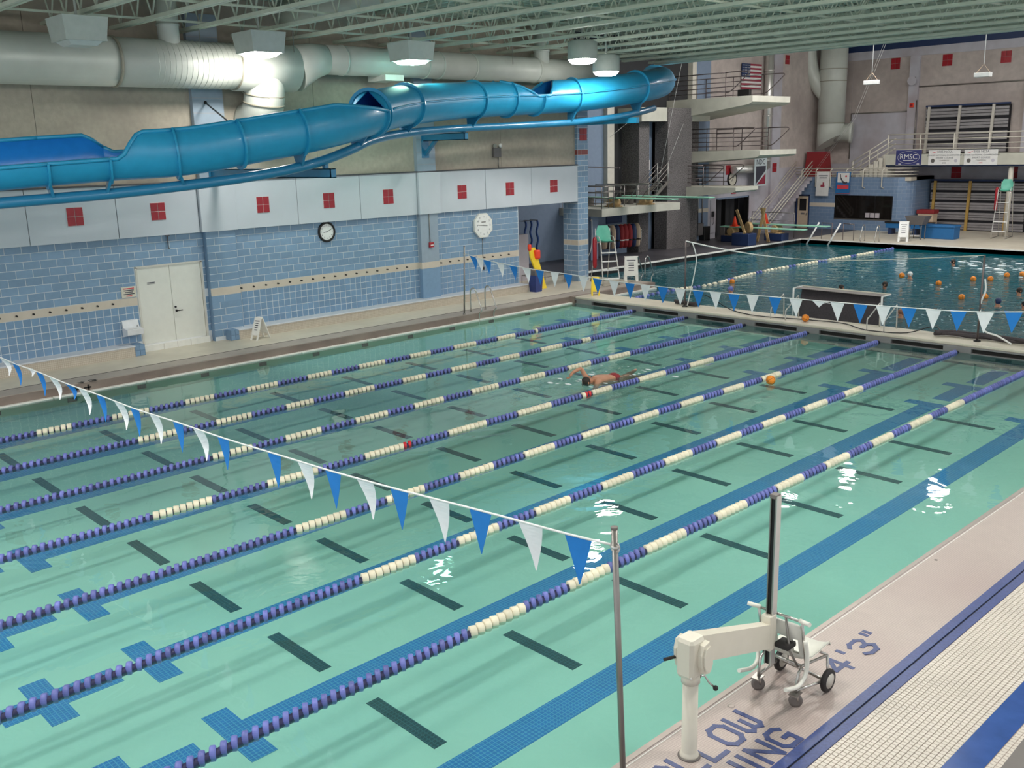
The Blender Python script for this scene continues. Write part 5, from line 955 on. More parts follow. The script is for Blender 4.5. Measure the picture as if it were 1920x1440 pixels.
# far wall
wf = thing('wall_far', 'stained concrete far wall of the diving hall with dark blue top stripe', 'wall', (5, YF, ZD), None, 0, 'structure')
xs_ = [-9, -6.9, -3.2, 3.2, 9.0, 16, 26]
for a, b_ in zip(xs_[:-1], xs_[1:]): MB().box(a+.01, b_-.01, YF, YF+.3, 4.0, 10.1).build('concrete_panel', 'far_con', wf)
MB().box(-9, 26, YF+.02, YF+.35, ZD, 12.4).build('backing', 'plaster_lav', wf); MB().box(-9, 26, YF-.06, YF+.02, 10.1, 10.58).build('upper_band', 'plaster_lav', wf); MB().box(-9, 26, YF-.1, YF+.02, 10.58, 10.98).build('blue_stripe', 'navy', wf); MB().box(-9, 26, YF-.12, YF+.02, 10.98, 12.4).build('top_fascia', 'joist_paint', wf)
MB().box(-6.85, -3.3, YF-.03, YF+.02, ZD, 6.95).build('pale_panel', 'plaster_lav', wf)
for x in (-3.0, 3.5, 10.0): MB().box(x-.28, x+.28, YF-.2, YF+.02, ZD, 10.1).build('pier', 'plaster_lav', wf)
for x, z in ((-4.25, 9.75), (-1.2, 9.72), (2.0, 9.65), (5.2, 9.6)):
    for i in (-1, 1):
        for k in (-1, 1): inst('red_tile', rt, wf, (x+i*.14, YF-.02, z+k*.16), (0, 0, -PI/2), (1, 1.38, 1.38))
for pts in ([(-6.85, YF-.06, 4.3), (-6.85, YF-.06, 7.0), (-3.3, YF-.06, 7.0)], [(-2.8, YF-.06, 8.35), (8, YF-.06, 8.35)], [(-2.72, YF-.23, 4.6), (-2.72, YF-.23, 7.6)]): MB().tube(pts, .035, 6).build('conduit', 'steel_dull', wf)
t = thing('alarm_horn', 'small orange alarm box on the far wall pier', 'alarm', (-3.0, YF-.2, 7.2)); MB().bbox(-3.12, -2.88, YF-.30, YF-.2, 7.2, 7.45, .02).build('box', 'cone_orange', t); MB().box(-3.08, -2.92, YF-.31, YF-.3, 7.25, 7.4).build('grille', 'tile_red', t)
t = thing('wall_speaker', 'grey horn loudspeaker on the far wall pier', 'loudspeaker', (-3.0, YF-.3, 8.4)); MB().lathe([(.08, 0), (.24, .3), (.26, .32)], (-3.0, YF-.22, 8.75), (.1, -1, -.2), 14).build('horn', 'plaster_lav', t); MB().box(-3.1, -2.9, YF-.25, YF-.19, 8.6, 8.9).build('bracket', 'steel_dull', t)
# big ducts on the far wall
dv = thing('exhaust_duct', 'large pale vertical duct with cut end and smaller branch on the far wall', 'duct', (-7.9, 56.6, 5.2)); ex, ey = -7.35, 56.4
MB().tube([(ex, ey, 12.3), (ex, ey, 6.4)], .80, 22).build('pipe_section', 'duct_paint', dv); b = MB(); n = 22; vv = []
for z, tilt in ((6.4, 0), (5.3, .45)):
    for k in range(n): a = 2*PI*k/n; vv.append((ex+.8*math.cos(a), ey+.8*math.sin(a), z+tilt*math.cos(a)+tilt*.0))
b.add(vv, [(k, (k+1) % n, n+(k+1) % n, n+k) for k in range(n)]+[tuple(range(n, 2*n))], True); b.build('cut_end', 'duct_paint', dv)
MB().lathe([(.55, 0), (.55, .8), (.62, .85), (.62, 1.0)], (ex+.2, ey+.2, 5.9), (.9, .35, -.05), 18).build('outlet', 'duct_paint', dv)
for z in (6.45, 8.9, 9.6): MB().lathe([(.80, -.02), (.815, -.02), (.815, .02), (.80, .02)], (ex, ey, z), n=22).build('band', 'duct_band', dv)
MB().tube(catmull([Vector((ex-1.35, ey-.6, 12.0)), Vector((ex-1.35, ey-.6, 10.6)), Vector((ex-1.2, ey-.5, 9.6)), Vector((ex-.8, ey-.3, 8.7)), Vector((ex-.2, ey-.1, 7.9))], 5), .46, 16).build('branch', 'duct_paint', dv)
MB().tube([(-8.1, 55.9, 11.3), (-8.1, 55.9, 12.4)], .5, 12).build('stub', 'black_metal', dv)
# ================================================================ DIVING TOWER
tw = thing('diving_tower', 'dark pebbled concrete diving tower with three tapering platforms', 'diving tower', (-7.6, 40.5, ZD))
MB().box(-7.75, -6.95, 39.6, 41.6, ZD, 7.2).build('front_pillar', 'tower_stone', tw); MB().box(-8.5, -7.4, 37.9, 38.7, ZD, 7.2).build('side_pillar', 'tower_stone', tw); MB().box(-8.45, -8.0, 38.7, 39.7, ZD, 7.2).build('blue_core', 'wall_bluegrey', tw); MB().box(-8.5, -7.75, 41.6, 43.3, ZD, 7.2).build('rear_pillar', 'tower_stone', tw)
MB().box(-8.5, -7.0, 37.6, 43.2, 6.55, 7.2).build('head_beam', 'platform_con', tw); MB().bbox(-8.0, -7.97, 39.0, 39.5, 4.2, 4.7, .005).build('notice', 'banner_white', tw)
def platform(nm, y0, y1, x1, zt, tk0, tk1, xk, m='platform_con'):
    poly = [(XL, 0, zt), (x1, 0, zt), (x1, 0, zt-tk1), (xk, 0, zt-tk1*1.4), (XL, 0, zt-tk0)]
    return MB().prism([(x, y0, z) for x, _, z in poly], (0, y1-y0, 0)).build(nm, m, tw)
platform('platform', 41.5, 44.9, -3.4, 7.62, 1.0, .28, -3.6); platform('platform', 42.3, 45.7, -3.4, 5.05, .62, .24, -3.6); platform('platform', 41.2, 43.2, -4.0, 3.30, .66, .18, -4.2)
def railing(par, pts, h_, nb, m, posts=None, r_=.022, nm='railing', loop=None):
    pts = [Vector(p) for p in pts]
    for k in range(nb):
        z = h_*(k+1)/nb; MB().tube([p+Vector((0, 0, z)) for p in pts], r_ if k == nb-1 else r_*.75, 6).build('rail_bar', m, par)
    for a, b_ in zip(pts[:-1], pts[1:]):
        n = max(1, round((b_-a).length/(posts or 1.4)))
        for k in range(n+1): q = a+(b_-a)*(k/n); MB().tube([q, q+Vector((0, 0, h_))], r_, 6).build('rail_post', m, par)
    if loop is not None:
        e = pts[-1]; d = Vector(loop); MB().tube(catmull([e+Vector((0, 0, h_)), e+d*.85+Vector((0, 0, h_)), e+d+Vector((0, 0, h_-.06)), e+d*.9+Vector((0, 0, h_-.2)), e+d*.25+Vector((0, 0, h_*.25)), e+Vector((0, 0, h_*.2))], 3), r_, 6).build('rail_loop', m, par)
for y in (41.6, 44.8): railing(tw, [(-8.4, y, 7.62), (-5.0, y, 7.62)], 1.15, 5, 'rail_dark', 1.4, .025, loop=(1.3, 0, 0))
for y in (42.4, 45.6): railing(tw, [(-8.2, y, 5.05), (-5.0, y, 5.05)], 1.1, 5, 'rail_dark', 1.3, .026, loop=(1.2, 0, 0))
for y in (41.3, 43.1): railing(tw, [(-8.3, y, 3.30), (-6.0, y, 3.30)], 1.05, 5, 'rail_dark', 1.2, .024, loop=(1.2, 0, 0))
MB().bbox(-4.6, -3.9, 42.0, 42.2, 7.62, 7.95, .03).build('end_block', 'black_metal', tw)
# springboard deck at three metres
sb = thing('springboard_deck', 'cream concrete three metre springboard deck with steel rails over storage', 'diving deck', (-7.5, 36, ZD)); ZS = 2.66
MB().prism([(-10.6, 33.35, ZS-.34), (-5.85, 33.35, ZS-.34), (-5.85, 39.2, ZS-.34), (-7.36, 39.2, ZS-.34), (-7.36, 37.86, ZS-.34), (-10.6, 37.86, ZS-.34)], (0, 0, .34)).build('slab', 'platform_con', sb)
MB().box(-8.4, -8.1, 33.7, 34.3, ZD, ZS-.3).build('pier', 'wall_bluegrey', sb); MB().box(-7.6, -7.0, 33.9, 34.4, ZD, ZS-.3).build('pier', 'wall_bluegrey', sb); MB().box(-8.4, -7.9, 34.2, 37.6, ZD, ZS-.3).build('back_panel', 'wall_bluegrey', sb); MB().box(-7.88, -7.86, 36.0, 37.2, 1.75, 2.25).build('dark_board', 'navy', sb)
railing(sb, [(-8.4, 33.45, ZS), (-5.95, 33.45, ZS)], 1.0, 4, 'steel_dull', 1.25, .022); railing(sb, [(-5.95, 33.45, ZS), (-5.95, 34.3, ZS)], 1.0, 4, 'steel_dull', 1.2, .022)
for y in (34.45, 35.6, 36.5, 37.45): railing(sb, [(-8.2, y, ZS), (-6.4, y, ZS)], .98, 3, 'steel_dull', 1.8, .022, loop=(.75, 0, 0))
def springboard(y, x0, x1, z, zg, label, fx):
    t = thing('springboard', label, 'diving board', (fx, y, zg), 'springboards'); MB().bbox(x0, x1, y-.25, y+.25, z-.05, z, .012).build('board', 'board_green', t)
    MB().lathe([(.19, -.3), (.21, -.28), (.21, .28), (.19, .3)], (fx, y, zg+.21+(z-.05-zg-.42)), (0, 1, 0), 18).build('fulcrum_wheel', 'wood', t); MB().bbox(fx-.35, fx+.35, y-.28, y+.28, zg, max(z-.05-.40, zg+.06), .02).build('fulcrum_base', 'wood', t); MB().bbox(x0+.05, x0+.35, y-.3, y+.3, zg, z-.045, .02).build('anchor', 'caster_grey', t)
    return t
springboard(35.05, -8.4, -3.05, 3.10, ZS, 'green three metre springboard nearer the block column', -6.6); springboard(37.05, -7.6, -2.5, 3.08, ZS, 'green three metre springboard beside the tower pillar', -6.28)
# stairs behind
stp = thing('tower_stairs', 'narrow steel stairs with handrails climbing to the springboard deck', 'stairs', (-7.0, 38.5, 2.66))
for k in range(5): MB().box(-7.3, -6.65, 37.78+.3*k, 38.09+.3*k, ZS+.16+.2*k, ZS+.20+.2*k).build('tread', 'steel_dull', stp)
MB().box(-7.3, -6.65, 39.25, 39.62, ZS+.96, ZS+1.0).build('landing', 'steel_dull', stp)
for x in (-7.3, -6.65):
    for h_ in (.4, .65, .9): MB().tube([(x, 37.72, ZS+h_), (x, 39.25, ZS+h_+1.0), (x, 39.6, ZS+h_+1.0)], .015, 6).build('hand_rail', 'steel_dull', stp)
    MB().bar((x, 37.72, ZS+.0), (x, 39.3, ZS+1.0), .03, .16).build('stringer', 'steel_dull', stp)
    MB().tube([(x, 37.72, ZS), (x, 37.72, ZS+.9)], .022, 6).build('rail_post', 'steel_light', stp); MB().tube([(x, 39.25, ZS+.9), (x, 39.25, ZS+1.9)], .022, 6).build('rail_post', 'steel_light', stp)
# one metre boards on dark stands
def low_board(y, x0, x1, z, label, stands):
    t = springboard(y, x0, x1, z, z-.5, label, stands[0])
    MB().bbox(x0+.05, x0+.35, y-.3, y+.3, ZD, z-.48, .02).build('anchor_post', 'caster_grey', t)
    for fx in stands: MB().bbox(fx-.55, fx+.55, y-.35, y+.35, ZD, z-.48, .03).build('stand', 'navy', t)
    return t
t1 = low_board(45.0, -7.3, -2.3, 1.05, 'green one metre springboard with an orange cone, nearer the dark box stand', (-6.6,)); t2 = low_board(46.6, -6.6, -1.9, 1.12, 'green one metre springboard nearest the far ladders', (-4.9,))
t3 = thing('board_stand', 'dark blue box stand with wooden wheel at the diving pool edge', 'stand', (-4.9, 43.6, ZD)); MB().bbox(-5.5, -4.45, 43.2, 43.95, ZD, ZD+.62, .03).build('box', 'navy', t3); MB().lathe([(.27, -.1), (.3, -.08), (.3, .08), (.27, .1)], (-4.8, 43.72, ZD+.90), (.5, 1, 0), 18).build('wheel', 'wood', t3)
for x, y, z, lab in ((-6.5, 45.0, 1.05, 'orange traffic cone on the low springboard by the dark stand'), (-5.6, 46.6, 1.12, 'orange traffic cone on the low springboard behind the leaning planks')):
    t = thing('traffic_cone', lab, 'cone', (x, y, z)); MB().lathe([(.17, .03), (.03, .55), (.02, .56)], (x, y, z), n=14).build('body', 'cone_orange', t); MB().bbox(x-.2, x+.2, y-.2, y+.2, z, z+.035, .02).build('base', 'cone_orange', t)
def plank(p0, p1, label): t = thing('plank', label, 'plank', tuple(p0), 'planks leaning at the boards'); MB().bar(p0, p1, .14, .05, (0, 1, 0)).build('board', 'wood', t); MB().bar(Vector(p0)+Vector((0, -.03, .02)), Vector(p0)+(Vector(p1)-Vector(p0))*.08+Vector((0, -.03, 0)), .15, .06, (0, 1, 0)).build('end_cleat', 'wood', t)
A_ = ony(1397, 437, 43.34); B_ = ony(1381, 393, 43.42); plank((A_.x, 43.34, ZD+.61), B_, 'wooden plank leaning from the dark box stand'); A_ = ony(1420, 436, 45.6); plank((A_.x, 45.6, ZD), ony(1434, 390, 45.7), 'wooden plank leaning up to its mate in an A shape'); A_ = ony(1442, 430, 45.6); plank((A_.x, 45.6, ZD), ony(1428, 390, 45.8), 'wooden plank leaning back against its mate in an A shape')
t = thing('deck_railing', 'low steel railing behind the one metre boards', 'railing', (-8.0, 46.8, ZD)); railing(t, [(-7.6, 48.4, ZD), (-4.9, 48.4, ZD)], 1.35, 3, 'steel_dull', 1.3, .02)
# life jackets on a rack under the springboard deck
lj = thing('jacket_rack', 'steel rack hung with a red and navy bundle under the springboard deck', 'rack', (-7.0, 36.2, ZD)); MB().tube([(-7.33, 34.84, 1.75), (-6.87, 37.46, 1.75)], .02, 6).build('bar', 'steel', lj)
for q in ((-7.33, 34.84), (-6.87, 37.46)): MB().tube([(q[0], q[1], ZD), (q[0], q[1], 1.75)], .02, 6).build('leg', 'steel', lj)
for k in range(9):
    f = (k+.5)/9; x, y = -7.3+.4*f, 35.0+2.3*f; m = ('canvas_beige', 'net_dark', 'canvas_beige', 'navy', 'red_cloth', 'red_cloth', 'red_cloth', 'navy', 'canvas_beige')[k]
    t = thing('life_jacket', ('beige', 'dark brown', 'sandy', 'navy', 'bright red', 'red strapped', 'deep red', 'navy trimmed', 'tan')[k]+' life jacket hanging on the rack under the springboard deck', 'life jacket', (x, y, .6), 'life jackets on the rack')
    MW = Matrix(((1.9, 0, 0, x), (0, 1, 0, y), (0, 0, 1, 0), (0, 0, 0, 1)))
    MB(MW).lathe([(.05, 0), (.10, .08), (.122, .45), (.125, .8), (.09, 1.05), (.03, 1.14)], (0, 0, .62), n=10).build('body', m, t); MB(MW).lathe([(.127, -.03), (.127, .03)], (0, 0, 1.0), n=10).build('belt', 'rope_white' if k in (4, 5) else 'black_metal', t)
t = thing('white_hose', 'thin white hose hanging on the recess pier', 'hose', (-6.95, 33.9, 1.0)); MB().tube(catmull([Vector((-6.9, 33.85, 2.1)), Vector((-6.9, 33.85, 1.2)), Vector((-6.95, 33.75, .6)), Vector((-7.1, 33.6, ZD+.05))], 4), .025, 6).build('hose', 'rope_white', t); MB().lathe([(.05, 0), (.05, .06)], (-6.98, 33.85, 2.1), (1, 0, 0), 8).build('nozzle', 'steel', t)
for dx, lab in ((-3.5, 'pair of white-topped steel rails at the corner by the board tips'), ):
    t = thing('pool_ladder', lab, 'ladder', (dx, 48.4, ZD))
    for k in range(2):
        x = -3.6+1.25*k; MB().tube([(x-.3, 47.95, -.1), (x+.25, 48.3, 1.15)], .045, 6).build('white_rail', 'clock_face', t)
        for q in (.35, .95): MB().tube([(x+q-.1, 48.6, ZD), (x+q-.1, 48.6, 1.1)], .02, 6).build('rail_post', 'rail_dark', t)
        MB().tube([(x+.25, 48.6, 1.1), (x+.85, 48.6, 1.1)], .02, 6).build('top_bar', 'rail_dark', t)
rail_pair(Vector((-.95, 48.75, ZD)), Vector((-.15, 48.75, ZD)), 'curved steel ladder rails on the far edge of the diving pool', .85, (0, -1, 0))
aframe(Vector((.75, 49.6, 0)), .35, 1.0, .5, 'clock_face', 'tall white folding sign on the far deck before the guard room', spread=.3)
# ================================================================ GUARD ROOM
gr = thing('guard_room', 'blue tiled guard room with big dark window, tan door and rounded corner', 'guard room', (-5.3, 55.5, ZD)); GY, GX0, GX1, GZ = 54.5, -8.4, -2.2, 3.3; mat('guard_plain', (.15, .23, .36), .4)
def gq(x0, x1, z0, z1, m='guard_tile', y=GY, nm='wall_piece'): return MB().box(x0, x1, y, y+.2, z0, z1).build(nm, m, gr)
gq(GX0, -8.34, ZD, GZ); gq(-7.5, -5.8, ZD, GZ); gq(-8.34, -7.5, 2.2, GZ); gq(-5.8, -2.25, 2.25, GZ); gq(-5.8, -2.25, ZD, .88)
for k in range(6):
    a0, a1 = PI/2*k/6, PI/2*(k+1)/6; p = lambda a: Vector((GX1-.05+.9*math.sin(a), GY+.9-.9*math.cos(a), 0))
    for z0, z1 in ((ZD, GZ),): MB().prism([p(a0)+Vector((0, 0, z0)), p(a1)+Vector((0, 0, z0)), p(a1)+Vector((0, 0, z1)), p(a0)+Vector((0, 0, z1))], (-.1, .15, 0)).build('curved_wall', 'guard_tile', gr)
MB().box(GX0, GX1+.85, GY+.2, YF-.3, 3.1, GZ).build('roof', 'cream_deck', gr); MB().box(GX1+.7, GX1+.85, GY+.9, YF-.3, ZD, GZ).build('side_wall', 'guard_tile', gr); MB().box(GX0, -2.3, GY+2.2, GY+2.3, ZD, 3.1).build('inner_wall', 'interior_shade', gr)
gq(-7.5, -5.8, 1.55, 1.78, 'tile_cream', GY-.01, 'cream_band')
MB().box(-5.8, -2.25, GY+.06, GY+.08, .88, 2.25).build('window_glass', 'glass_dark', gr); MB().box(-5.82, -2.23, GY-.02, GY+.12, .84, .90).build('window_sill', 'steel_dull', gr)
for x in (-5.8, -3.3, -2.27): MB().box(x-.03, x+.03, GY, GY+.1, .88, 2.25).build('window_bar', 'black_metal', gr)
for k in range(3): MB().box(-3.85+.3*k, -3.6+.3*k, GY-.01, GY+.05, .98, 1.26).build('posted_paper', 'plaster_lav', gr)
d_ = MB().bbox(-8.30, -7.54, GY+.02, GY+.08, ZD, 2.15, .01).build('room_door', 'door_tan', gr); MB().box(-8.14, -7.70, GY+.0, GY+.03, 1.28, 2.0).build('door_glass', 'glass_dark', d_); MB().lathe([(.04, 0), (.05, .06)], (-7.62, GY+.0, 1.1), (0, -1, 0), 10).build('door_knob', 'steel_dull', d_); MB().box(-8.05, -7.8, GY+.01, GY+.022, 1.05, 1.15).build('door_plate', 'steel_dull', d_)
for x in (-8.36, -7.5): MB().box(x-.04, x+.04, GY-.02, GY+.1, ZD, 2.25).build('door_frame', 'navy', gr)
MB().box(-8.4, -7.46, GY-.02, GY+.1, 2.18, 2.26).build('door_frame', 'navy', gr)
rl = thing('roof_railing', 'cream tube railing hooked over the edge of the guard room roof', 'railing', (-5.3, GY, 2.7))
arc = [Vector((GX0, GY-.12, 0)), Vector((-2.4, GY-.12, 0))]+[Vector((GX1-.05+1.0*math.sin(a), GY+.88-1.0*math.cos(a), 0)) for a in np.linspace(.2, PI/2, 6)]
for z, r_ in ((3.80, .035), (3.62, .025), (3.45, .025)): MB().tube([p+Vector((0, 0, z)) for p in arc], r_, 6).build('rail_bar', 'rail_cream', rl)
for x in (-8.0, -7.05, -6.1, -5.1, -4.05, -2.9): MB().tube([(x+.12, GY-.12, 3.8), (x+.02, GY-.16, 3.72), (x, GY-.16, 3.5), (x, GY-.16, 2.75), (x+.08, GY-.02, 2.68)], .032, 6).build('rail_post', 'rail_cream', rl)
def hang_banner(name, x0, x1, y, z0, z1, m, label): t = thing(name, label, 'banner', ((x0+x1)/2, y, z0), 'hall banners'); MB().prism([(x0, y, z1), (x1, y, z1), (x1-.03, y-.02, z0), (x0-.03, y-.02, z0)], (0, -.012, 0)).build('cloth', m, t); return t
t = hang_banner('hanging_banner', -6.95, -6.12, GY-.2, 2.2, 3.62, 'banner_white', 'long white banner with small red square hung on the guard room rail')
for k, w_ in enumerate((.6, .5, .55)): MB().box(-6.53-w_/2, -6.53+w_/2, GY-.218, GY-.212, 3.36-.12*k, 3.41-.12*k).build('text_line', 'ink', t)
MB().box(-6.68, -6.42, GY-.225, GY-.214, 2.72, 2.86).build('red_mark', 'flag_stripe', t); MB().box(-6.55, -6.45, GY-.225, GY-.214, 2.86, 3.0).build('red_mark', 'flag_stripe', t)
for k, w_ in enumerate((.25, .2, .3)): MB().box(-6.55-w_/2, -6.55+w_/2, GY-.225, GY-.216, 2.55-.1*k, 2.575-.1*k).build('text_line', 'plaster_lav', t)
t = hang_banner('swoosh_banner', -5.68, -4.78, GY-.2, 2.38, 3.62, 'box_blue', 'blue-edged banner with dark curved stroke over a red field'); MB().box(-5.6, -4.86, GY-.222, GY-.212, 2.88, 3.56).build('white_field', 'banner_white', t); MB().box(-5.6, -4.88, GY-.228, GY-.218, 2.5, 2.86).build('red_field', 'ink_red', t)
b = MB(); C = [(-5.42, 3.48), (-5.38, 3.25), (-5.26, 3.04), (-5.1, 2.95), (-4.98, 3.02)]
for (x0, z0), (x1, z1), w_ in zip(C[:-1], C[1:], (.04, .08, .12, .09)): b.bar((x0, GY-.226, z0), (x1, GY-.226, z1), w_, .006, (0, 1, 0))
b.build('curved_stroke', 'ink', t); MB().lathe([(.06, 0), (.06, .004)], (-5.06, GY-.224, 3.36), (0, -1, 0), 12).build('red_dot', 'ink_red', t); MB().box(-5.62, -4.8, GY-.23, GY-.215, 2.36, 2.41).build('lower_hem', 'ink_red', t)
# stairs up to the roof of the guard room
sg = thing('guard_room_stairs', 'stairs with cream handrails climbing along the wall to the guard room roof', 'stairs', (-7.9, 52, ZD))
for k in range(16): MB().box(XL+.01, -7.35, 49.7+.3*k, 49.98+.3*k, ZD+.19*k, ZD+.19*(k+1)).build('tread', 'plaster_lav', sg)
for x in (XL+.12, -7.35):
    for h_ in (.45, .7, .95): MB().tube([(x, 49.6, ZD+h_), (x, 54.4, ZD+h_+3.05)], .03, 6).build('hand_rail', 'rail_cream', sg)
    MB().tube([(x, 49.7, ZD), (x, 49.7, ZD+.95)], .03, 6).build('rail_post', 'rail_cream', sg); MB().tube(catmull([Vector((x, 49.6, ZD+.95)), Vector((x, 49.35, ZD+.8)), Vector((x, 49.35, ZD+.5)), Vector((x, 49.6, ZD+.45))], 4), .03, 6).build('rail_loop', 'rail_cream', sg)
t = thing('red_cover', 'tall dark red covered box on the guard room roof', 'cover', (-8.0, 55.6, GZ)); MB().add([(-8.35, 55.2, GZ), (-6.9, 55.2, GZ), (-6.9, 56.0, GZ), (-8.35, 56.0, GZ), (-8.25, 55.3, 4.75), (-7.05, 55.3, 4.75), (-7.05, 55.9, 4.75), (-8.25, 55.9, 4.75)], [(3,2,1,0),(4,5,6,7),(0,1,5,4),(1,2,6,5),(2,3,7,6),(3,0,4,7)]).build('cover', 'red_cloth', t); MB().box(-8.28, -7.02, 55.28, 55.92, 4.73, 4.78).build('top_seam', 'flag_stripe', t)
# ================================================================ BALCONY
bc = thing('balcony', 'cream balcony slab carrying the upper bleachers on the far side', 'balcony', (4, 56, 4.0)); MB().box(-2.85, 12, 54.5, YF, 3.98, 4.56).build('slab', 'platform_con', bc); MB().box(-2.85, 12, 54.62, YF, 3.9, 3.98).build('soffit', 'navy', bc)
for x in (3.9, 11.0): MB().tube([(x, 54.9, ZD), (x, 54.9, 3.95)], .13, 12).build('column', 'post_yellow' if x > 5 else 'rail_cream', bc)
railing(bc, [(-2.75, 54.55, 4.56), (12, 54.55, 4.56)], 1.1, 4, 'rail_cream', 1.75, .032)
s2 = thing('balcony_stairs', 'cream stairs descending from the balcony to the guard room roof', 'stairs', (-4, 55.2, GZ))
for k in range(7): MB().box(-4.7+.27*k, -4.4+.27*k, 54.7, 55.7, GZ, GZ+.18*(k+1)).build('tread', 'rail_cream', s2)
for y in (54.7, 55.7):
    for h_ in (.35, .62, .9): MB().tube([(-5.0, y, GZ+h_-.05), (-2.85, y, GZ+h_+1.25)], .03, 6).build('hand_rail', 'rail_cream', s2)
    for x in (-4.9, -3.9): MB().tube([(x, y, GZ), (x, y, GZ+.9+(x+5)*.6)], .03, 6).build('rail_post', 'rail_cream', s2)
def bleachers(name, x0, x1, y, z0, z1, n, label, mp, gaps):
    t = thing(name, label, 'bleachers', ((x0+x1)/2, y, z0), 'folded bleachers'); MB().box(x0, x1, y+.05, y+.35, z0, z1).build('back', 'bleacher_gap', t); dz = (z1-z0)/n
    for k in range(n):
        for q in range(3): MB().bbox(x0, x1, y-.02-.02*q, y+.05, z0+dz*k+dz*(.10+.26*q), z0+dz*k+dz*(.10+.26*q+.22), .01).build('plank', 'bleacher', t)
    for f in (.04, .42, .82): x = x0+(x1-x0)*f; MB().bar((x-.02, y-.14, z0-.02), (x+.06, y-.12, z1+.02), .14, .1, (0, 1, 0)).build('upright', mp, t)
    MB().box(x0, x1, y-.06, y+.2, z1, z1+.10).build('top_rail', 'navy', t); return t
bleachers('bleachers', -2.05, 2.55, YF-.42, 4.55, 7.15, 4, 'folded grey upper bleachers with pale uprights on the balcony', 'bleach_steel', 1); bleachers('bleachers', -1.2, 4.0, YF-.9, ZD-.01, 3.0, 5, 'folded grey lower bleachers with yellow wooden uprights under the balcony', 'post_yellow', 1)
for x in (-.2, 3.2):
    for i in (-1, 1):
        for k in (-1, 1): inst('red_tile', rt, wf, (x+i*.14, YF-.03, 3.45+k*.16), (0, 0, -PI/2), (1, 1.38, 1.38))
t = thing('championship_banner', 'navy rectangular banner lettered RMSC in an oval on the balcony edge', 'banner', (-1.5, 54.4, 3.96)); y_ = 54.49; MB().box(-2.22, -.76, y_-.01, y_+.01, 3.96, 4.82).build('cloth', 'banner_navy', t); text_part('lettering', 'RMSC', .40, frame((-1.49, y_-.014, 4.42), (1, 0, 0), (0, 0, 1)), 'banner_white', t)
MB().tube([(-1.49+.62*math.cos(a), y_-.014, 4.40+.33*math.sin(a)) for a in np.linspace(0, 2*PI, 30)[:-1]], .008, 4, closed=True).build('oval', 'banner_white', t); MB().box(-1.8, -1.2, y_-.016, y_-.01, 4.22, 4.25).build('rule', 'banner_white', t)
for x in (-2.05, -1.0): MB().box(x, x+.14, y_-.016, y_-.01, 4.0, 4.07).build('small_mark', 'plaster_lav', t)
for z in (3.965, 4.8): MB().box(-2.22, -.76, y_-.015, y_-.01, z, z+.025).build('border', 'banner_white', t)
for x0, lab in ((-.36, 'white championship banner with round seal, next to the navy one'), (1.58, 'white championship banner with red line, beside the yellow column')):
    t = thing('championship_banner', lab, 'banner', (x0+.85, 54.4, 3.95), 'championship banners'); MB().box(x0, x0+1.72, y_-.01, y_+.01, 3.95, 4.79).build('cloth', 'banner_white', t)
    cx = x0+.88
    for s_, sz, dz, m in (('2005 NCSA', .17, .72, 'ink'), ('JUNIOR NATIONAL CHAMPIONSHIP', .115, .54, 'ink'), ('SHORT COURSE', .13, .40, 'ink'), ('CHAMPION', .10, .26, 'steel_dull'), ('2005', .10, .13, 'ink_red' if x0 > 0 else 'ink')): text_part('lettering', s_, sz, frame((cx, y_-.014, 3.95+dz), (1, 0, 0), (0, 0, 1)), m, t, .001)
    MB().prism([(x0+.12, y_-.012, 4.60), (x0+.50, y_-.012, 4.72), (x0+.30, y_-.012, 4.62)], (0, -.004, 0)).build('swoosh', 'ink_red', t); MB().lathe([(.11, 0), (.11, .004)], (x0+.25, y_-.012, 4.2), (0, -1, 0), 14).build('seal', 'steel_dull', t); MB().lathe([(.09, 0), (.09, .004)], (x0+1.5, y_-.012, 4.2), (0, -1, 0), 14).build('seal', 'plaster_lav', t)
    for z in (3.95, 4.775): MB().box(x0, x0+1.72, y_-.013, y_-.008, z, z+.015).build('border', 'ink', t)
# far deck furniture
t = thing('storage_chest', 'bright blue rectangular storage chest on the far deck', 'chest', (1.6, 51.9, ZD)); MB().bbox(.75, 2.55, 51.5, 52.3, ZD, ZD+.62, .03).build('body', 'box_blue', t); MB().bbox(.71, 2.59, 51.46, 52.34, ZD+.6, ZD+.72, .03).build('lid', 'box_blue', t)
t = thing('long_table', 'long low blue table with dark top before the guard room window', 'table', (-.5, 53.3, ZD)); MB().bbox(-1.9, .7, 52.9, 53.6, ZD+.62, ZD+.70, .02).build('table_top', 'black_metal', t); MB().box(-1.85, .65, 52.95, 53.55, ZD+.35, ZD+.62).build('apron', 'box_blue', t)
for x in (-1.7, -.3, .4): MB().box(x, x+.2, 53.0, 53.5, ZD, ZD+.36).build('leg', 'navy', t)
t = thing('kick_board', 'pale foam board lying under the long blue table', 'kickboard', (.1, 52.6, ZD)); MB().bbox(-.2, .5, 52.4, 52.7, ZD, ZD+.05, .02).build('board', 'banner_white', t); MB().box(.1, .2, 52.45, 52.65, ZD+.05, ZD+.055).build('stripe', 'plaster_lav', t)
t = thing('grey_trolley', 'grey tilt trolley standing behind the tall white sign', 'trolley', (.9, 50.9, ZD)); MB().add([(.5, 50.7, 1.0), (1.2, 50.7, 1.0), (1.2, 51.3, 1.0), (.5, 51.3, 1.0), (.3, 50.6, 1.45), (1.4, 50.6, 1.45), (1.4, 51.4, 1.45), (.3, 51.4, 1.45)], [(3,2,1,0),(0,1,5,4),(1,2,6,5),(2,3,7,6),(3,0,4,7),(4,5,6,7)]).build('tray', 'bin_grey', t)
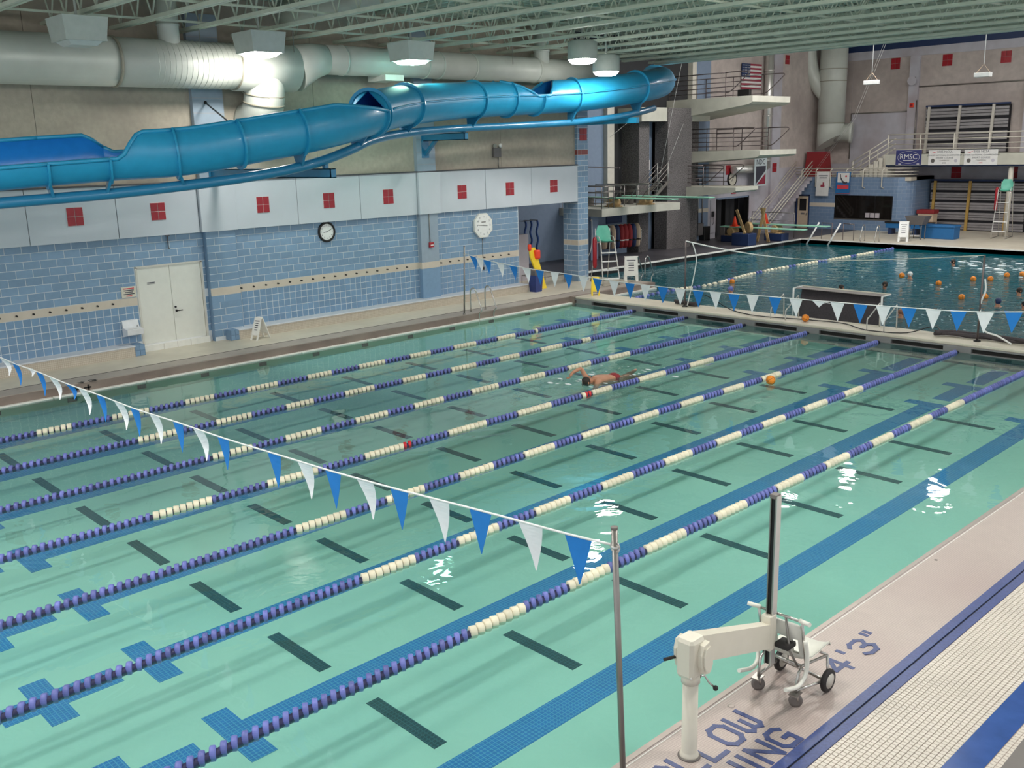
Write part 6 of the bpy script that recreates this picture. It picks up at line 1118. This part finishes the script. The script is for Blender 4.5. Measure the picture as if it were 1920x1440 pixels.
for x, y in ((.55, 50.75), (1.15, 50.75), (.55, 51.25), (1.15, 51.25)): MB().tube([(x, y, ZD), (x, y, 1.0)], .025, 6).build('leg', 'steel_dull', t)
t = thing('cabinet', 'beige cabinet with red top under the balcony', 'cabinet', (-.75, 55.8, ZD)); MB().bbox(-1.2, -.3, 55.5, 56.1, ZD, ZD+1.0, .02).build('body', 'canvas_beige', t); MB().bbox(-1.25, -.25, 55.45, 56.15, ZD+1.0, ZD+1.22, .02).build('top', 'red_cloth', t)
t = thing('dark_banner', 'dark cloth banner hung beside the far lifeguard chair', 'banner', (6, 56.5, 1.2)); MB().prism([(4.6, 56.6, 1.9), (7.5, 56.6, 1.9), (7.5, 56.6, 1.1), (5.0, 56.6, 1.0), (4.7, 56.6, 1.3)], (0, .03, 0)).build('cloth', 'navy', t); MB().box(5.5, 5.6, 56.57, 56.6, 1.3, 1.6).build('mark', 'rail_cream', t)
# hanging lamps and wires over the diving pool
for x, lab in ((1.3, 'small white strip lamp hung on cords before the big duct'), (6.27, 'small white strip lamp hung on cords over the open water')):
    t = thing('pendant_lamp', lab, 'hanging lamp', (x, 44, 7.9), 'pendant lamps'); MB().bbox(x-.33, x+.33, 43.85, 44.15, 7.9, 8.08, .02).build('body', 'clock_face', t); MB().tube([(x-.28, 44, 8.08), (x, 44, 8.42), (x+.28, 44, 8.08)], .012, 5).build('yoke', 'canvas_beige', t); MB().tube([(x, 44, 8.42), (x, 44, 12.4)], .016, 5).build('cord', 'rope_white', t)
t = thing('spotting_ropes', 'pair of slack ropes slanting from the hall roof to the deck', 'rope', (-4, 50, ZD)); P_ = [ony(x, y, 50.5) for x, y in ((1660, 75), (1635, 130), (1600, 222))]
for d in (0, .12): MB().tube([Vector((P_[0].x+d+.25, 50.6, 11.95)), ony(1660, 75, 50.7)+Vector((d, 0, 0)), ony(1600, 222, 53.0)+Vector((d, 0, 0)), ony(1530, 318, 54.38)+Vector((d, 0, .04))], .008, 5).build('line', 'rope_white', t)   # tied off at the guard room roof rail
t = thing('rig_ropes', 'thin ropes slanting across the dark tower from the roof', 'rope', (-6, 38.5, 3)); 
rA = onx(1227, 380, -6.4); rA.z = ZS; rB = onx(1278, 120, -6.4); rC = rA+(rB-rA)*((11.95-rA.z)/(rB.z-rA.z))
for a, b_ in ((rC, rA), (Vector((-6.98, 41.0, 6.58)), Vector((-6.65, 39.25, ZS+1.9))), (Vector((-7.9, 37.75, 6.57)), Vector((-8.26, 36.7, 5.83)))): MB().tube([a, b_], .006, 5).build('line', 'rope_white', t)
t = thing('wall_bar', 'thin rusty steel bar sticking out past the block column', 'bar', (-2.9, 29, 4.6)); MB().tube([(-2.8, 28.6, 4.68), (-2.8, 30.9, 4.55)], .02, 6).build('bar', 'rail_dark', t); MB().lathe([(.04, 0), (.04, .08)], (-2.8, 30.86, 4.55), (0, 1, 0), 8).build('end_cap', 'rail_dark', t)
# gallery ledge below the viewing place
lg = thing('wall_gallery', 'dark edge of the viewing gallery ledge over the walkway', 'ledge', (24, 6, 1), None, 0, 'structure'); A_ = onz(1876, 1440, 2.6); B_ = onz(1920, 1384, 2.6)
d_ = (B_-A_).normalized(); MB().prism([A_-d_*1.5, A_+d_*3.0, A_+d_*3.0+Vector((3.0, 0, 0)), A_-d_*1.5+Vector((3, 0, 0))], (0, 0, -.35)).build('ledge', 'caster_grey', lg)
